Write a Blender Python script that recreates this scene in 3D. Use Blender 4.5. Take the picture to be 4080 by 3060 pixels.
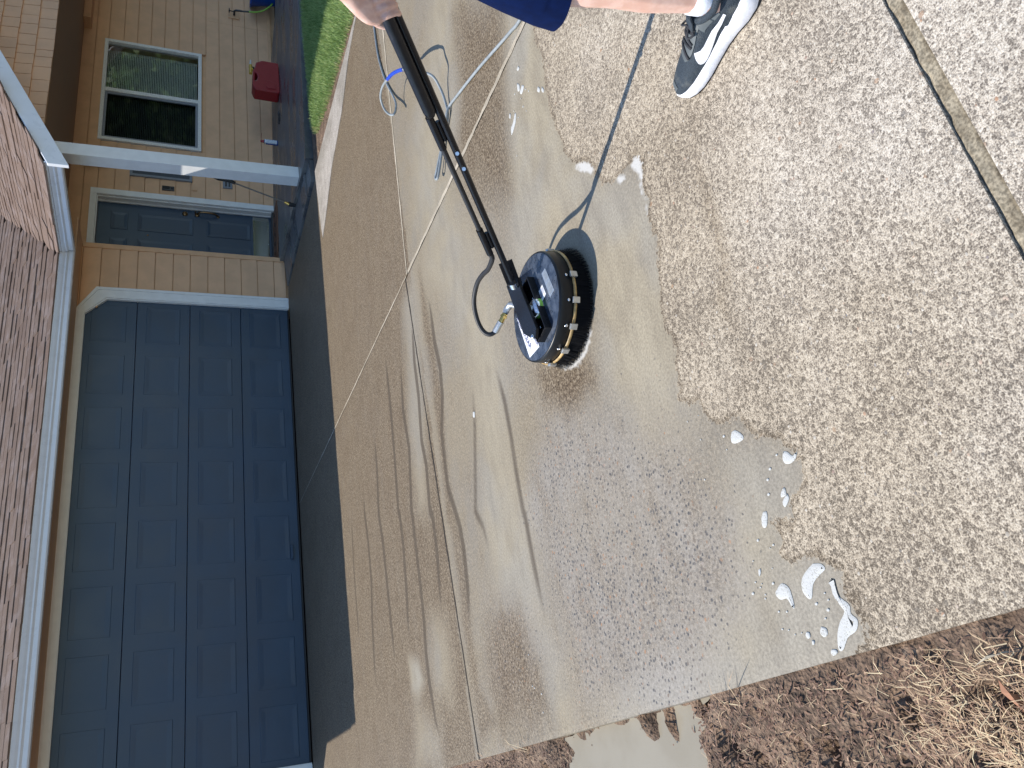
import bpy, bmesh, math, random
import numpy as np
from mathutils import Vector, Matrix, noise
from mathutils.geometry import tessellate_polygon
random.seed(7); rng = np.random.default_rng(7)
for o in list(bpy.data.objects): bpy.data.objects.remove(o)
SC = bpy.context.scene; COL = SC.collection
# ---------------------------------------------------------------- camera, sky, sun, exposure
cam = bpy.data.cameras.new('camera'); co = bpy.data.objects.new('camera', cam); COL.objects.link(co)
cam.sensor_width = 36.0; cam.lens = 28.32; cam.clip_start = 0.05; cam.clip_end = 400
yaw, pitch, roll = 0.4957, 0.402, -0.0241
f = Vector((math.sin(yaw)*math.cos(pitch), math.cos(yaw)*math.cos(pitch), -math.sin(pitch)))
r = Vector((math.cos(yaw), -math.sin(yaw), 0)); d = f.cross(r)
rr = math.cos(roll)*r + math.sin(roll)*d; dd = -math.sin(roll)*r + math.cos(roll)*d
# the phone was held upright and the picture is stored turned a quarter turn: image right = down, image up = right
co.matrix_world = Matrix(((dd.x, rr.x, -f.x, -5.329), (dd.y, rr.y, -f.y, -8.1055), (dd.z, rr.z, -f.z, 1.261), (0, 0, 0, 1)))
SC.camera = co
TOSUN = Vector((-0.50, 0.635, 1.0)).normalized()
w = bpy.data.worlds.new('World'); SC.world = w; w.use_nodes = True
nt = w.node_tree; nt.nodes.clear()
sky = nt.nodes.new('ShaderNodeTexSky'); sky.sky_type = 'NISHITA'; sky.sun_disc = False
sky.sun_elevation = math.asin(TOSUN.z); sky.sun_rotation = math.atan2(TOSUN.x, TOSUN.y)
sky.air_density = 1.0; sky.dust_density = 0.15; sky.ozone_density = 3.5
bg = nt.nodes.new('ShaderNodeBackground'); bg.inputs[1].default_value = 0.15
wo = nt.nodes.new('ShaderNodeOutputWorld'); nt.links.new(sky.outputs[0], bg.inputs[0]); nt.links.new(bg.outputs[0], wo.inputs[0])
sl = bpy.data.lights.new('sun', 'SUN'); sl.energy = 3.9; sl.angle = math.radians(0.53); sl.color = (1.0, 0.95, 0.87)
so = bpy.data.objects.new('sun', sl); COL.objects.link(so); so.rotation_euler = (-TOSUN).to_track_quat('-Z', 'Y').to_euler(); so.location = (-8, 8, 14)
SC.view_settings.view_transform = 'Standard'; SC.view_settings.look = 'None'
SC.view_settings.exposure = 0.55; SC.view_settings.gamma = 1.0; SC.view_settings.use_curve_mapping = False

# ---------------------------------------------------------------- helpers
class MB:
    def __init__(s): s.v = []; s.f = []; s.sm = []
    def add(s, vs, fs, smooth=False):
        n = len(s.v); s.v += [tuple(q) for q in vs]; s.f += [tuple(i+n for i in q) for q in fs]; s.sm += [smooth]*len(fs); return s
    def box(s, a, b, M=None):
        x0, y0, z0 = a; x1, y1, z1 = b
        vs = [Vector(q) for q in ((x0,y0,z0),(x1,y0,z0),(x1,y1,z0),(x0,y1,z0),(x0,y0,z1),(x1,y0,z1),(x1,y1,z1),(x0,y1,z1))]
        if M: vs = [M @ q for q in vs]
        return s.add(vs, [(0,3,2,1),(4,5,6,7),(0,1,5,4),(1,2,6,5),(2,3,7,6),(3,0,4,7)])
    def prism(s, poly, off, smooth=False):
        poly = [Vector(q) for q in poly]; off = Vector(off); n = len(poly)
        nrm = Vector((0,0,0))
        for i in range(n): nrm += poly[i].cross(poly[(i+1) % n])
        if nrm.dot(off) < 0: poly.reverse()
        tr = tessellate_polygon([poly])
        vs = poly + [q+off for q in poly]
        fs = []
        for t in tr:
            a, b, c = t
            if (poly[b]-poly[a]).cross(poly[c]-poly[a]).dot(off) < 0: a, b, c = a, c, b
            fs += [(a, c, b), (a+n, b+n, c+n)]
        fs += [(i, (i+1) % n, (i+1) % n+n, i+n) for i in range(n)]
        return s.add(vs, fs, smooth)
    def tube(s, path, r, seg=10, caps=True, smooth=True, flat=1.0, up=None):
        path = [Vector(q) for q in path]; n = len(path)
        rs = r if hasattr(r, '__len__') else [r]*n
        vs = []; fs = []; prev = None
        for i in range(n):
            t = (path[min(i+1, n-1)]-path[max(i-1, 0)]).normalized()
            if prev is None:
                a = Vector(up) if up is not None else (Vector((0,0,1)) if abs(t.z) < 0.9 else Vector((1,0,0)))
                u = (a - t*a.dot(t)).normalized()
            else: u = (prev - t*prev.dot(t)).normalized()
            prev = u; v = t.cross(u)
            for k in range(seg):
                A = 2*math.pi*k/seg; vs.append(path[i] + (u*math.cos(A)*flat + v*math.sin(A))*rs[i])
        for i in range(n-1):
            for k in range(seg):
                k2 = (k+1) % seg; fs.append((i*seg+k, i*seg+k2, (i+1)*seg+k2, (i+1)*seg+k))
        s.add(vs, fs, smooth)
        if caps:
            s.add(vs[:seg], [tuple(range(seg-1, -1, -1))]); s.add(vs[-seg:], [tuple(range(seg))])
        return s
    def lathe(s, c, prof, seg=32, smooth=True, axis=(0,0,1)):
        c = Vector(c); q = Vector((0,0,1)).rotation_difference(Vector(axis))
        vs = [c + q @ Vector((rad*math.cos(2*math.pi*k/seg), rad*math.sin(2*math.pi*k/seg), h)) for rad, h in prof for k in range(seg)]
        fs = [(i*seg+k, i*seg+(k+1) % seg, (i+1)*seg+(k+1) % seg, (i+1)*seg+k) for i in range(len(prof)-1) for k in range(seg)]
        return s.add(vs, fs, smooth)
    def mesh(s, name):
        m = bpy.data.meshes.new(name); m.from_pydata(s.v, [], s.f); m.polygons.foreach_set('use_smooth', s.sm); m.update(); return m
    def build(s, name, mat, parent=None, bevel=0, **kw):
        return obj(name, s.mesh(name), mat, parent, bevel, **kw)
def obj(name, me, mat, parent=None, bevel=0, label=None, cat=None, kind=None, group=None, loc=None):
    o = bpy.data.objects.new(name, me); COL.objects.link(o)
    if mat and not me.materials: me.materials.append(mat)
    if parent: o.parent = parent
    if bevel:
        b = o.modifiers.new('bevel', 'BEVEL'); b.width = bevel; b.segments = 2; b.limit_method = 'ANGLE'; b.angle_limit = math.radians(40)
    if loc: o.location = loc
    tag(o, label, cat, kind, group); return o
def tag(o, label=None, cat=None, kind=None, group=None):
    if label: o['label'] = label
    if cat: o['category'] = cat
    if kind: o['kind'] = kind
    if group: o['group'] = group
    return o
def thing(name, label=None, cat=None, kind=None, group=None, parent=None):
    o = bpy.data.objects.new(name, None); COL.objects.link(o); o.empty_display_size = .1
    if parent: o.parent = parent
    return tag(o, label, cat, kind, group)
def smoothpath(pts, sub=6):
    p = [Vector(q) for q in pts]; out = []
    for i in range(len(p)-1):
        a, b, c, e = p[max(i-1, 0)], p[i], p[i+1], p[min(i+2, len(p)-1)]
        for k in range(sub):
            t = k/sub
            out.append(0.5*((2*b)+(c-a)*t+(2*a-5*b+4*c-e)*t*t+(3*b-a-3*c+e)*t**3))
    return out+[p[-1]]

# ---------------------------------------------------------------- materials
class N:
    def __init__(s, name):
        s.m = bpy.data.materials.new(name); s.m.use_nodes = True; s.t = s.m.node_tree; s.t.nodes.clear()
        s.out = s.t.nodes.new('ShaderNodeOutputMaterial'); s.b = s.t.nodes.new('ShaderNodeBsdfPrincipled'); s.l(s.b.outputs[0], s.out.inputs[0])
    def n(s, typ, **kw):
        x = s.t.nodes.new('ShaderNode'+typ)
        for k, v in kw.items(): setattr(x, k, v)
        return x
    def l(s, a, b): s.t.links.new(a, b)
    def put(s, sock, v):
        if isinstance(v, bpy.types.NodeSocket): s.l(v, sock)
        elif isinstance(v, (tuple, list)) and len(v) == 3 and sock.type == 'RGBA': sock.default_value = (*v, 1)
        else: sock.default_value = v
    def pos(s): return s.n('NewGeometry').outputs['Position']
    def gen(s): return s.n('TexCoord').outputs['Object']
    def noise(s, vec, sc, det=3, rough=.55, dist=0):
        x = s.n('TexNoise'); s.l(vec, x.inputs['Vector']); x.inputs['Scale'].default_value = sc; x.inputs['Detail'].default_value = det; x.inputs['Roughness'].default_value = rough; x.inputs['Distortion'].default_value = dist
        return x.outputs[0]
    def vor(s, vec, sc, feature='F1', rnd=1):
        x = s.n('TexVoronoi', feature=feature); s.l(vec, x.inputs['Vector']); x.inputs['Scale'].default_value = sc; x.inputs['Randomness'].default_value = rnd; return x
    def scale(s, vec, sc):
        x = s.n('VectorMath', operation='MULTIPLY'); s.l(vec, x.inputs[0]); x.inputs[1].default_value = sc; return x.outputs[0]
    def math(s, op, a, b=0.0, clamp=False):
        x = s.n('Math', operation=op, use_clamp=clamp); s.put(x.inputs[0], a); s.put(x.inputs[1], b); return x.outputs[0]
    def mr(s, v, a, b, c=0, d=1, smooth=True):
        x = s.n('MapRange', interpolation_type='SMOOTHSTEP' if smooth else 'LINEAR'); s.put(x.inputs[0], v)
        for i, q in enumerate((a, b, c, d)): s.put(x.inputs[i+1], q)
        return x.outputs[0]
    def ramp(s, v, stops):
        x = s.n('ValToRGB'); s.l(v, x.inputs[0]); e = x.color_ramp.elements
        while len(e) < len(stops): e.new(.5)
        for q, (p, c) in zip(e, stops): q.position = p; q.color = (*c, 1) if len(c) == 3 else c
        return x.outputs[0]
    def mix(s, fac, a, b, bt='MIX'):
        x = s.n('Mix', data_type='RGBA', blend_type=bt); s.put(x.inputs[0], fac); s.put(x.inputs[6], a); s.put(x.inputs[7], b); return x.outputs[2]
    def fmix(s, fac, a, b):
        x = s.n('Mix', data_type='FLOAT'); s.put(x.inputs[0], fac); s.put(x.inputs[2], a); s.put(x.inputs[3], b); return x.outputs[0]
    def attr(s, name): return s.n('Attribute', attribute_name=name).outputs['Fac']
    def rnd(s): return s.n('ObjectInfo').outputs['Random']
    def bump(s, h, st, dist=.01):
        x = s.n('Bump'); s.l(h, x.inputs['Height']); s.put(x.inputs['Strength'], st); x.inputs['Distance'].default_value = dist; s.l(x.outputs[0], s.b.inputs['Normal'])
    def set(s, color=None, rough=None, metal=None, **kw):
        if color is not None: s.put(s.b.inputs['Base Color'], color)
        if rough is not None: s.put(s.b.inputs['Roughness'], rough)
        if metal is not None: s.put(s.b.inputs['Metallic'], metal)
        for k, v in kw.items(): s.put(s.b.inputs[k.replace('_', ' ')], v)
        return s.m
def paint(name, c, rough=.5, var=.06, sc=9, bsc=300, bst=.05, objrnd=0):
    n = N(name); p = n.pos(); nz = n.noise(p, sc, 4)
    k = n.mr(nz, .3, .7, 1-var, 1+var)
    if objrnd: k = n.math('MULTIPLY', k, n.mr(n.rnd(), 0, 1, 1-objrnd, 1+objrnd, False))
    col = n.mix(1, c, k, 'MULTIPLY')
    n.set(col, n.mr(nz, .2, .8, rough-.06, rough+.06)); n.bump(n.noise(p, bsc, 2), bst, .002); return n.m
def plain(name, c, rough=.4, metal=0, **kw):
    n = N(name); p = n.gen(); nz = n.noise(p, 60, 3)
    return n.set(n.mix(1, c, n.mr(nz, .3, .7, .9, 1.08), 'MULTIPLY'), n.mr(nz, .2, .8, max(.02, rough-.05), rough+.07), metal, **kw)
M = {}
M['tan'] = paint('tan_siding_paint', (.66, .400, .228), .62, .07, 5, 190, .35, .035)
M['tan_trim'] = paint('tan_trim_paint', (.63, .375, .205), .6)
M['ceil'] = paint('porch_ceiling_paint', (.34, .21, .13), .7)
M['white'] = paint('white_trim_paint', (.74, .74, .72), .4, .04)
M['gutter'] = paint('white_gutter_enamel', (.78, .79, .80), .3, .03)
M['doorblue'] = paint('slate_blue_door_paint', (.029, .056, .094), .38, .08, 3, 140, .06)
M['vinyl'] = plain('white_vinyl', (.72, .72, .69), .35)
M['black'] = plain('black_powder_coat', (.008, .008, .010), .30, 0, Specular_IOR_Level=.3)
M['blackplastic'] = plain('black_plastic', (.010, .011, .013), .32, 0, Specular_IOR_Level=.3)
M['bristle'] = plain('black_nylon_bristle', (.006, .006, .007), .8, 0, Specular_IOR_Level=.12)
M['rubber'] = plain('black_rubber', (.014, .014, .016), .5)
M['foamgrip'] = paint('black_foam_grip', (.008, .009, .012), .34, .15, 60, 900, .08); M['foamgrip'].node_tree.nodes['Principled BSDF'].inputs['Specular IOR Level'].default_value = .3
M['steel'] = plain('bright_steel', (.72, .72, .74), .22, 1)
M['lancesteel'] = plain('worn_lance_steel', (.16, .15, .14), .4, .8)
M['brass'] = plain('brass', (.72, .50, .16), .28, 1)
M['bronze'] = plain('antique_brass', (.25, .16, .08), .38, 1)
M['hosegrey'] = paint('grey_rubber_hose', (.27, .295, .305), .55, .12, 30, 600, .2)
M['bluesleeve'] = plain('blue_hose_guard', (.02, .07, .50), .35)
M['shieldwhite'] = plain('white_sticker', (.86, .87, .90), .35)
M['ink'] = plain('blue_black_print', (.03, .04, .16), .5)
M['greysticker'] = plain('worn_grey_sticker', (.24, .28, .34), .25)
M['aluminium'] = plain('aluminium_clip', (.60, .60, .58), .35, .8)
M['wood'] = paint('bristle_band_tan', (.40, .26, .10), .5, .45, 25, 200, .2)
M['red'] = plain('red_fuel_plastic', (.27, .012, .018), .38)
M['yellow'] = plain('yellow_spout_plastic', (.55, .36, .05), .4)
M['clearwhite'] = plain('milky_nozzle', (.6, .6, .55), .4)
M['canblue'] = plain('spray_can_blue', (.02, .06, .30), .25)
M['canwhite'] = plain('spray_can_white', (.55, .60, .66), .25)
M['capred'] = plain('red_cap', (.30, .02, .02), .4)
M['tubblue'] = plain('blue_tub_plastic', (.006, .07, .40), .35)
M['hosegreen'] = paint('green_garden_hose', (.26, .52, .07), .55, .2, 40, 400, .3)
M['darkgrey'] = plain('dark_grey_metal', (.06, .062, .066), .4, .6)
M['plaque'] = plain('slate_plaque', (.05, .06, .075), .6)
M['gold'] = plain('gold_letter', (.62, .50, .22), .4)
M['cover'] = plain('grey_outlet_cover', (.20, .22, .25), .5)
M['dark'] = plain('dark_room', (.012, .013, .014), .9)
M['blind'] = plain('pale_blind_slat', (.64, .66, .60), .5)
M['navy'] = paint('navy_shorts_fabric', (.003, .010, .050), .9, .15, 40, 700, .5); M['navy'].node_tree.nodes['Principled BSDF'].inputs['Specular IOR Level'].default_value = .08
M['sock'] = paint('white_sock_knit', (.80, .82, .88), .9, .05, 60, 500, .6)
M['sole'] = plain('white_foam_sole', (.82, .82, .86), .55)
M['outsole'] = plain('dark_rubber_outsole', (.02, .02, .024), .7)
M['shirt'] = paint('grey_tee_shirt', (.18, .20, .23), .9, .1, 30, 600, .4)
M['hair'] = plain('brown_hair', (.05, .03, .02), .6)
M['mirror'] = plain('polished_kick_plate', (.42, .44, .42), .12, 1)
M['leafbrown'] = plain('dry_leaf', (.36, .16, .08), .6)
# skin with pores and a little redness
n = N('skin'); p = n.pos(); a = n.noise(p, 30, 4); b = n.noise(p, 420, 3)
n.set(n.mix(n.mr(a, .35, .65), (.76, .51, .42), (.66, .40, .31)), .5, 0, Subsurface_Weight=.08, Subsurface_Radius=(.012, .004, .002)); n.bump(b, .25, .003); M['skin'] = n.m
# mesh knit of the shoe upper
n = N('shoe_knit'); p = n.pos(); v = n.vor(p, 420).outputs['Distance']; a = n.noise(p, 25, 3)
n.set(n.mix(n.mr(v, .2, .7), (.040, .058, .075), (.020, .030, .042)), .75); n.set(n.mix(n.math('MULTIPLY', n.mr(a, .55, .75), .35), n.b.inputs['Base Color'].links[0].from_socket, (.20, .20, .18))); n.bump(v, .5, .003); M['knit'] = n.m
M['overlay'] = plain('charcoal_overlay', (.10, .115, .12), .6)
M['lace'] = plain('charcoal_lace', (.030, .032, .038), .8)
# asphalt shingle
n = N('asphalt_shingle'); p = n.pos(); g = n.noise(p, 420, 3); b = n.noise(p, 7, 4)
c = n.ramp(n.rnd(), [(0, (.150, .092, .062)), (.35, (.168, .106, .072)), (.7, (.186, .120, .083)), (1, (.160, .105, .074))])
c = n.mix(1, c, n.mr(g, .3, .7, .72, 1.22), 'MULTIPLY'); c = n.mix(n.math('MULTIPLY', n.mr(b, .45, .7), .4), c, (.30, .24, .22)); n.set(c, .92); n.bump(g, .6, .004); M['shingle'] = n.m
# window glass: mirror-like at grazing angles, clear otherwise
def glass(name, tint, mn):
    n = N(name); fr = n.n('Fresnel'); fr.inputs[0].default_value = 1.55
    g = n.n('BsdfGlossy'); g.inputs['Roughness'].default_value = .015; tr = n.n('BsdfTransparent'); tr.inputs[0].default_value = (*tint, 1)
    mx = n.n('MixShader'); n.l(n.math('ADD', fr.outputs[0], mn, True), mx.inputs[0]); n.l(tr.outputs[0], mx.inputs[1]); n.l(g.outputs[0], mx.inputs[2]); n.l(mx.outputs[0], n.out.inputs[0]); return n.m
M['glass'] = glass('window_glass', (.92, .95, .93), .13)
M['screened'] = glass('screened_glass', (.22, .24, .24), -.03)

# ---- concrete drive: exposed aggregate, partly scrubbed, partly under silty rinse water
def concrete(name):
    n = N(name); p = n.pos()
    dry, silt, peb, line, foam = (n.attr(q) for q in ('dry', 'silt', 'peb', 'line', 'foam'))
    warp = n.n('VectorMath', operation='ADD'); n.l(p, warp.inputs[0])
    wn = n.n('TexNoise'); n.l(p, wn.inputs['Vector']); wn.inputs['Scale'].default_value = 60; wn.inputs['Detail'].default_value = 2
    sc = n.n('VectorMath', operation='SCALE'); n.l(wn.outputs['Color'], sc.inputs[0]); sc.inputs['Scale'].default_value = .009; n.l(sc.outputs[0], warp.inputs[1]); q = warp.outputs[0]
    v1 = n.vor(q, 150); v2 = n.vor(q, 62); vs = n.vor(q, 230); v4 = n.vor(q, 78); sep4 = n.n('SeparateColor'); n.l(v4.outputs['Color'], sep4.inputs[0])
    sep = n.n('SeparateColor'); n.l(v1.outputs['Color'], sep.inputs[0]); sep2 = n.n('SeparateColor'); n.l(v2.outputs['Color'], sep2.inputs[0]); sep3 = n.n('SeparateColor'); n.l(vs.outputs['Color'], sep3.inputs[0])
    fine = n.noise(p, 290, 3, .62); mid = n.noise(p, 52, 4, .6); big = n.noise(p, 3.2, 4, .6)
    # dry, unwashed
    t = n.math('ADD', n.math('MULTIPLY', fine, .80), n.math('MULTIPLY', mid, .20)); t = n.math('SUBTRACT', t, n.math('MULTIPLY', n.math('SUBTRACT', v1.outputs['Distance'], .42), -.11))
    t = n.math('ADD', t, n.math('MULTIPLY', n.math('SUBTRACT', sep.outputs[0], .5), .17))
    t = n.math('ADD', t, n.math('MULTIPLY', n.math('SUBTRACT', big, .5), .22))
    dirt = n.mr(n.math('ADD', dry, n.math('MULTIPLY', n.math('SUBTRACT', n.noise(p, 2.2, 3), .5), 1.3)), -.1, 1.5, 1, 0)
    t = n.math('SUBTRACT', t, n.math('ADD', n.math('MULTIPLY', dirt, .05), .014))
    dc = n.ramp(t, [(.33, (.165, .142, .118)), (.43, (.35, .308, .262)), (.50, (.525, .465, .385)), (.59, (.68, .62, .535)), (.72, (.79, .74, .655))])
    dark = n.math('MULTIPLY', n.mr(sep2.outputs[1], .94, .96), n.mr(v2.outputs['Distance'], .30, .42, 1, 0))
    stone = n.ramp(sep2.outputs[0], [(0, (.11, .095, .08)), (.45, (.19, .175, .16)), (.8, (.30, .27, .24)), (.9, (.40, .22, .12)), (1, (.55, .50, .42))])
    dc = n.mix(n.math('MULTIPLY', dark, .65), dc, stone)
    dc = n.mix(1, dc, n.mix(dirt, (1, 1, 1), (.84, .78, .68)), 'MULTIPLY')
    # washed, wet aggregate
    wt = n.math('ADD', n.math('MULTIPLY', n.noise(p, 95, 3, .7), .82), n.math('MULTIPLY', sep.outputs[0], .16)); wt = n.math('ADD', wt, n.math('MULTIPLY', mid, .12))
    wc = n.ramp(wt, [(.34, (.040, .027, .016)), (.46, (.098, .069, .042)), (.56, (.168, .123, .076)), (.70, (.32, .255, .175))])
    wc = n.mix(n.math('MULTIPLY', n.mr(big, .45, .65), .35), wc, n.mix(1, wc, (.78, .74, .72), 'MULTIPLY'))
    pebc = n.ramp(sep4.outputs[1], [(0, (.045, .05, .06)), (.4, (.085, .08, .078)), (.7, (.15, .13, .115)), (.86, (.18, .135, .10)), (.95, (.36, .20, .11)), (1, (.30, .27, .24))])
    # silty film
    sn = n.noise(n.scale(p, (1, 2.6, 1)), 5, 4, .6)
    sc_ = n.mix(n.mr(n.noise(p, 2, 3), .4, .62), (.365, .312, .222), (.34, .305, .242))
    sc_ = n.mix(n.mr(sn, .35, .7), sc_, n.mix(1, sc_, (.80, .79, .79), 'MULTIPLY'))
    sm = n.math('ADD', silt, n.math('MULTIPLY', n.math('SUBTRACT', sn, .5), .55)); sm = n.math('ADD', sm, n.math('MULTIPLY', n.math('SUBTRACT', fine, .5), n.mr(silt, 0, 1, 1.0, .25)))
    sm = n.mr(sm, .12, .88)
    sc_ = n.mix(1, sc_, n.mr(n.noise(p, 130, 3, .65), .3, .7, .80, 1.17), 'MULTIPLY')
    sc_ = n.mix(n.math('MULTIPLY', n.mr(peb, .25, .9), .75), sc_, n.mix(1, (.345, .318, .28), n.mr(n.noise(p, 90, 3, .6), .3, .7, .75, 1.25), 'MULTIPLY'))
    wc = n.mix(n.math('MULTIPLY', n.mr(peb, .3, .9), .6), wc, n.mix(1, wc, (1.0, 1.02, 1.12), 'MULTIPLY'))
    wet = n.mix(n.math('MULTIPLY', sm, .93), wc, sc_)
    poke = n.math('MULTIPLY', n.mr(n.math('ADD', sep4.outputs[2], n.math('MULTIPLY', n.math('SUBTRACT', mid, .5), .9)), n.mr(peb, 0, 1, 1.05, .12, False), n.mr(peb, 0, 1, 1.12, .20, False)), n.mr(v4.outputs['Distance'], .30, .46, 1, 0))
    wet = n.mix(n.math('MULTIPLY', poke, n.mr(peb, 0, .6, .25, .80)), wet, pebc)
    wet = n.mix(n.math('MULTIPLY', n.mr(line, .22, .50), n.mr(fine, .2, .8, .6, .95)), wet, (.085, .064, .043))
    wet = n.mix(n.math('MULTIPLY', n.mr(n.math('ADD', foam, n.math('MULTIPLY', mid, .9)), .75, 1.3), .8), wet, (.62, .60, .56))
    # jagged rim of the water
    e = n.math('ADD', dry, n.math('MULTIPLY', n.math('SUBTRACT', n.noise(p, 24, 4, .65), .5), .075))
    e = n.math('ADD', e, n.math('MULTIPLY', n.math('SUBTRACT', n.noise(p, 120, 2), .5), .03))
    dm = n.mr(e, -.002, .004)
    rim = n.math('MULTIPLY', n.mr(e, .001, .005), n.mr(e, .006, .022, 1, 0))
    dc = n.mix(n.math('MULTIPLY', n.mr(line, .05, .8), n.mr(mid, .3, .7, .25, .6)), dc, n.mix(1, dc, (.50, .44, .36), 'MULTIPLY'))
    dc = n.mix(n.math('MULTIPLY', rim, .6), dc, n.mix(1, dc, (.42, .38, .33), 'MULTIPLY'))
    n.set(n.mix(dm, wet, dc), n.fmix(dm, n.fmix(sm, n.mr(fine, .3, .7, .45, .66), .46), .93))
    n.put(n.b.inputs['Specular IOR Level'], n.fmix(dm, .20, .2))
    h = n.math('ADD', n.math('MULTIPLY', v1.outputs['Distance'], -.5), fine); h = n.math('ADD', h, n.math('MULTIPLY', mid, .6))
    n.bump(h, n.fmix(dm, n.fmix(sm, .5, .12), .55), .0045)
    return n.m
M['concrete'] = concrete('exposed_aggregate_concrete')
def slabmat(name, c1, c2, rough, streak=(1, 5, 1), agg=.5):
    n = N(name); p = n.pos(); a = n.noise(n.scale(p, streak), 2.2, 4); fn = n.noise(p, 150, 3); md = n.noise(p, 12, 4)
    c = n.mix(n.mr(a, .38, .62), c1, c2); c = n.mix(1, c, n.mr(fn, .3, .7, 1-agg*.4, 1+agg*.4), 'MULTIPLY'); c = n.mix(1, c, n.mr(md, .3, .7, .88, 1.1), 'MULTIPLY')
    n.set(c, n.mr(a, .4, .6, rough[0], rough[1])); n.put(n.b.inputs['Specular IOR Level'], .25); n.bump(fn, .25, .004); return n.m
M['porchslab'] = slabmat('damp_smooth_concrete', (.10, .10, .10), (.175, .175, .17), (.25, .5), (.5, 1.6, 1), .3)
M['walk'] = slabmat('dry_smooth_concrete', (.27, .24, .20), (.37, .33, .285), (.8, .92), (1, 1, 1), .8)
M['jointlight'] = slabmat('silted_joint', (.40, .34, .25), (.50, .43, .33), (.5, .8), (1, 1, 1), .5)
M['jointdark'] = slabmat('open_joint', (.02, .016, .013), (.05, .04, .03), (.8, .95))
M['jointmoss'] = slabmat('mossy_felt_joint', (.19, .155, .105), (.31, .265, .19), (.9, .95), (9, 9, 1), 1.0)
n = N('bare_soil'); p = n.pos(); a = n.noise(p, 9, 5, .65); b = n.noise(p, 70, 4, .65); v = n.vor(p, 120)
t = n.math('ADD', n.math('MULTIPLY', a, .5), n.math('MULTIPLY', b, .5))
n.set(n.mix(n.math('MULTIPLY', n.mr(n.noise(p, 1.6, 3), .5, .7), .4), n.ramp(t, [(.36, (.034, .022, .014)), (.47, (.125, .080, .051)), (.56, (.23, .152, .098)), (.68, (.38, .275, .185))]), (.30, .20, .14)), .92); n.bump(n.math('ADD', b, n.math('MULTIPLY', v.outputs['Distance'], .5)), 1.0, .012); M['soil'] = n.m
n = N('lawn_soil'); p = n.pos(); n.set(n.ramp(n.noise(p, 40, 4), [(.35, (.03, .022, .014)), (.65, (.09, .065, .04))]), .95); M['lawnsoil'] = n.m
n = N('silty_water'); p = n.pos(); a = n.noise(p, 4, 4)
n.set(n.mix(n.mr(a, .4, .62), (.27, .235, .172), (.30, .265, .20)), .3); n.put(n.b.inputs['Specular IOR Level'], .3); n.bump(n.noise(p, 18, 2), .03, .01); M['water'] = n.m
n = N('soap_foam'); p = n.pos(); v = n.vor(p, 210); v2 = n.vor(p, 420); hole = n.math('MULTIPLY', n.mr(v.outputs['Distance'], .18, .42, 1, 0), n.mr(n.noise(p, 30, 2), .42, .55))
n.set(n.mix(n.math('MULTIPLY', hole, .85), (.52, .515, .485), (.30, .285, .24)), .95); n.bump(n.math('ADD', v.outputs['Distance'], n.math('MULTIPLY', v2.outputs['Distance'], .4)), .25, .002); M['foam'] = n.m
def blades(name, stops, rough=.6, tr=.3):
    n = N(name); a = n.n('Attribute', attribute_name='tint').outputs['Fac']; c = n.ramp(a, stops); n.set(c, rough)
    if tr:
        t = n.n('BsdfTranslucent'); n.l(c, t.inputs[0]); mx = n.n('MixShader'); mx.inputs[0].default_value = tr; n.l(n.b.outputs[0], mx.inputs[1]); n.l(t.outputs[0], mx.inputs[2]); n.l(mx.outputs[0], n.out.inputs[0])
    return n.m
M['grass'] = blades('lawn_grass', [(0, (.13, .23, .05)), (.45, (.28, .40, .12)), (.8, (.42, .54, .20)), (.93, (.52, .54, .25)), (1, (.58, .50, .26))])
M['straw'] = blades('dry_straw', [(0, (.065, .034, .022)), (.3, (.19, .105, .066)), (.6, (.38, .235, .15)), (.8, (.52, .36, .21)), (1, (.76, .61, .37))], .7, .1)
M['leaves'] = blades('tree_leaves', [(0, (.035, .085, .015)), (.5, (.07, .15, .03)), (1, (.13, .22, .05))], .5, .35)
M['bark'] = paint('bark', (.12, .085, .06), .9, .3, 12, 60, .8)
M['street'] = paint('asphalt', (.055, .055, .057), .9, .2, 8, 300, .4)
n = N('brown_door_mat'); p = n.pos(); a = n.noise(p, 160, 3); n.set(n.ramp(a, [(.35, (.10, .045, .025)), (.65, (.27, .135, .075))]), .95); n.bump(a, .8, .006); M['mat'] = n.m

# ---------------------------------------------------------------- ground
def sdist(P, poly):
    "signed distance (inside positive) from points P (n,2) to a polygon"
    poly = np.array(poly, float)[:, :2]; n = len(poly); best = np.full(len(P), 1e9); ins = np.zeros(len(P), bool)
    for i in range(n):
        a = poly[i]; b = poly[(i+1) % n]; ab = b-a; t = np.clip(((P-a)@ab)/max(ab@ab, 1e-12), 0, 1)
        best = np.minimum(best, np.hypot(*(P-a-t[:, None]*ab).T))
        c = (a[1] > P[:, 1]) != (b[1] > P[:, 1])
        with np.errstate(divide='ignore', invalid='ignore'): xi = (b[0]-a[0])*(P[:, 1]-a[1])/(b[1]-a[1])+a[0]
        ins ^= c & (P[:, 0] < xi)
    return np.where(ins, best, -best)
def ldist(P, line):
    line = np.array(line, float)[:, :2]; best = np.full(len(P), 1e9)
    for a, b in zip(line[:-1], line[1:]):
        ab = b-a; t = np.clip(((P-a)@ab)/max(ab@ab, 1e-12), 0, 1); best = np.minimum(best, np.hypot(*(P-a-t[:, None]*ab).T))
    return best
def sstep(x, a, b): t = np.clip((x-a)/(b-a), 0, 1); return t*t*(3-2*t)
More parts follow.
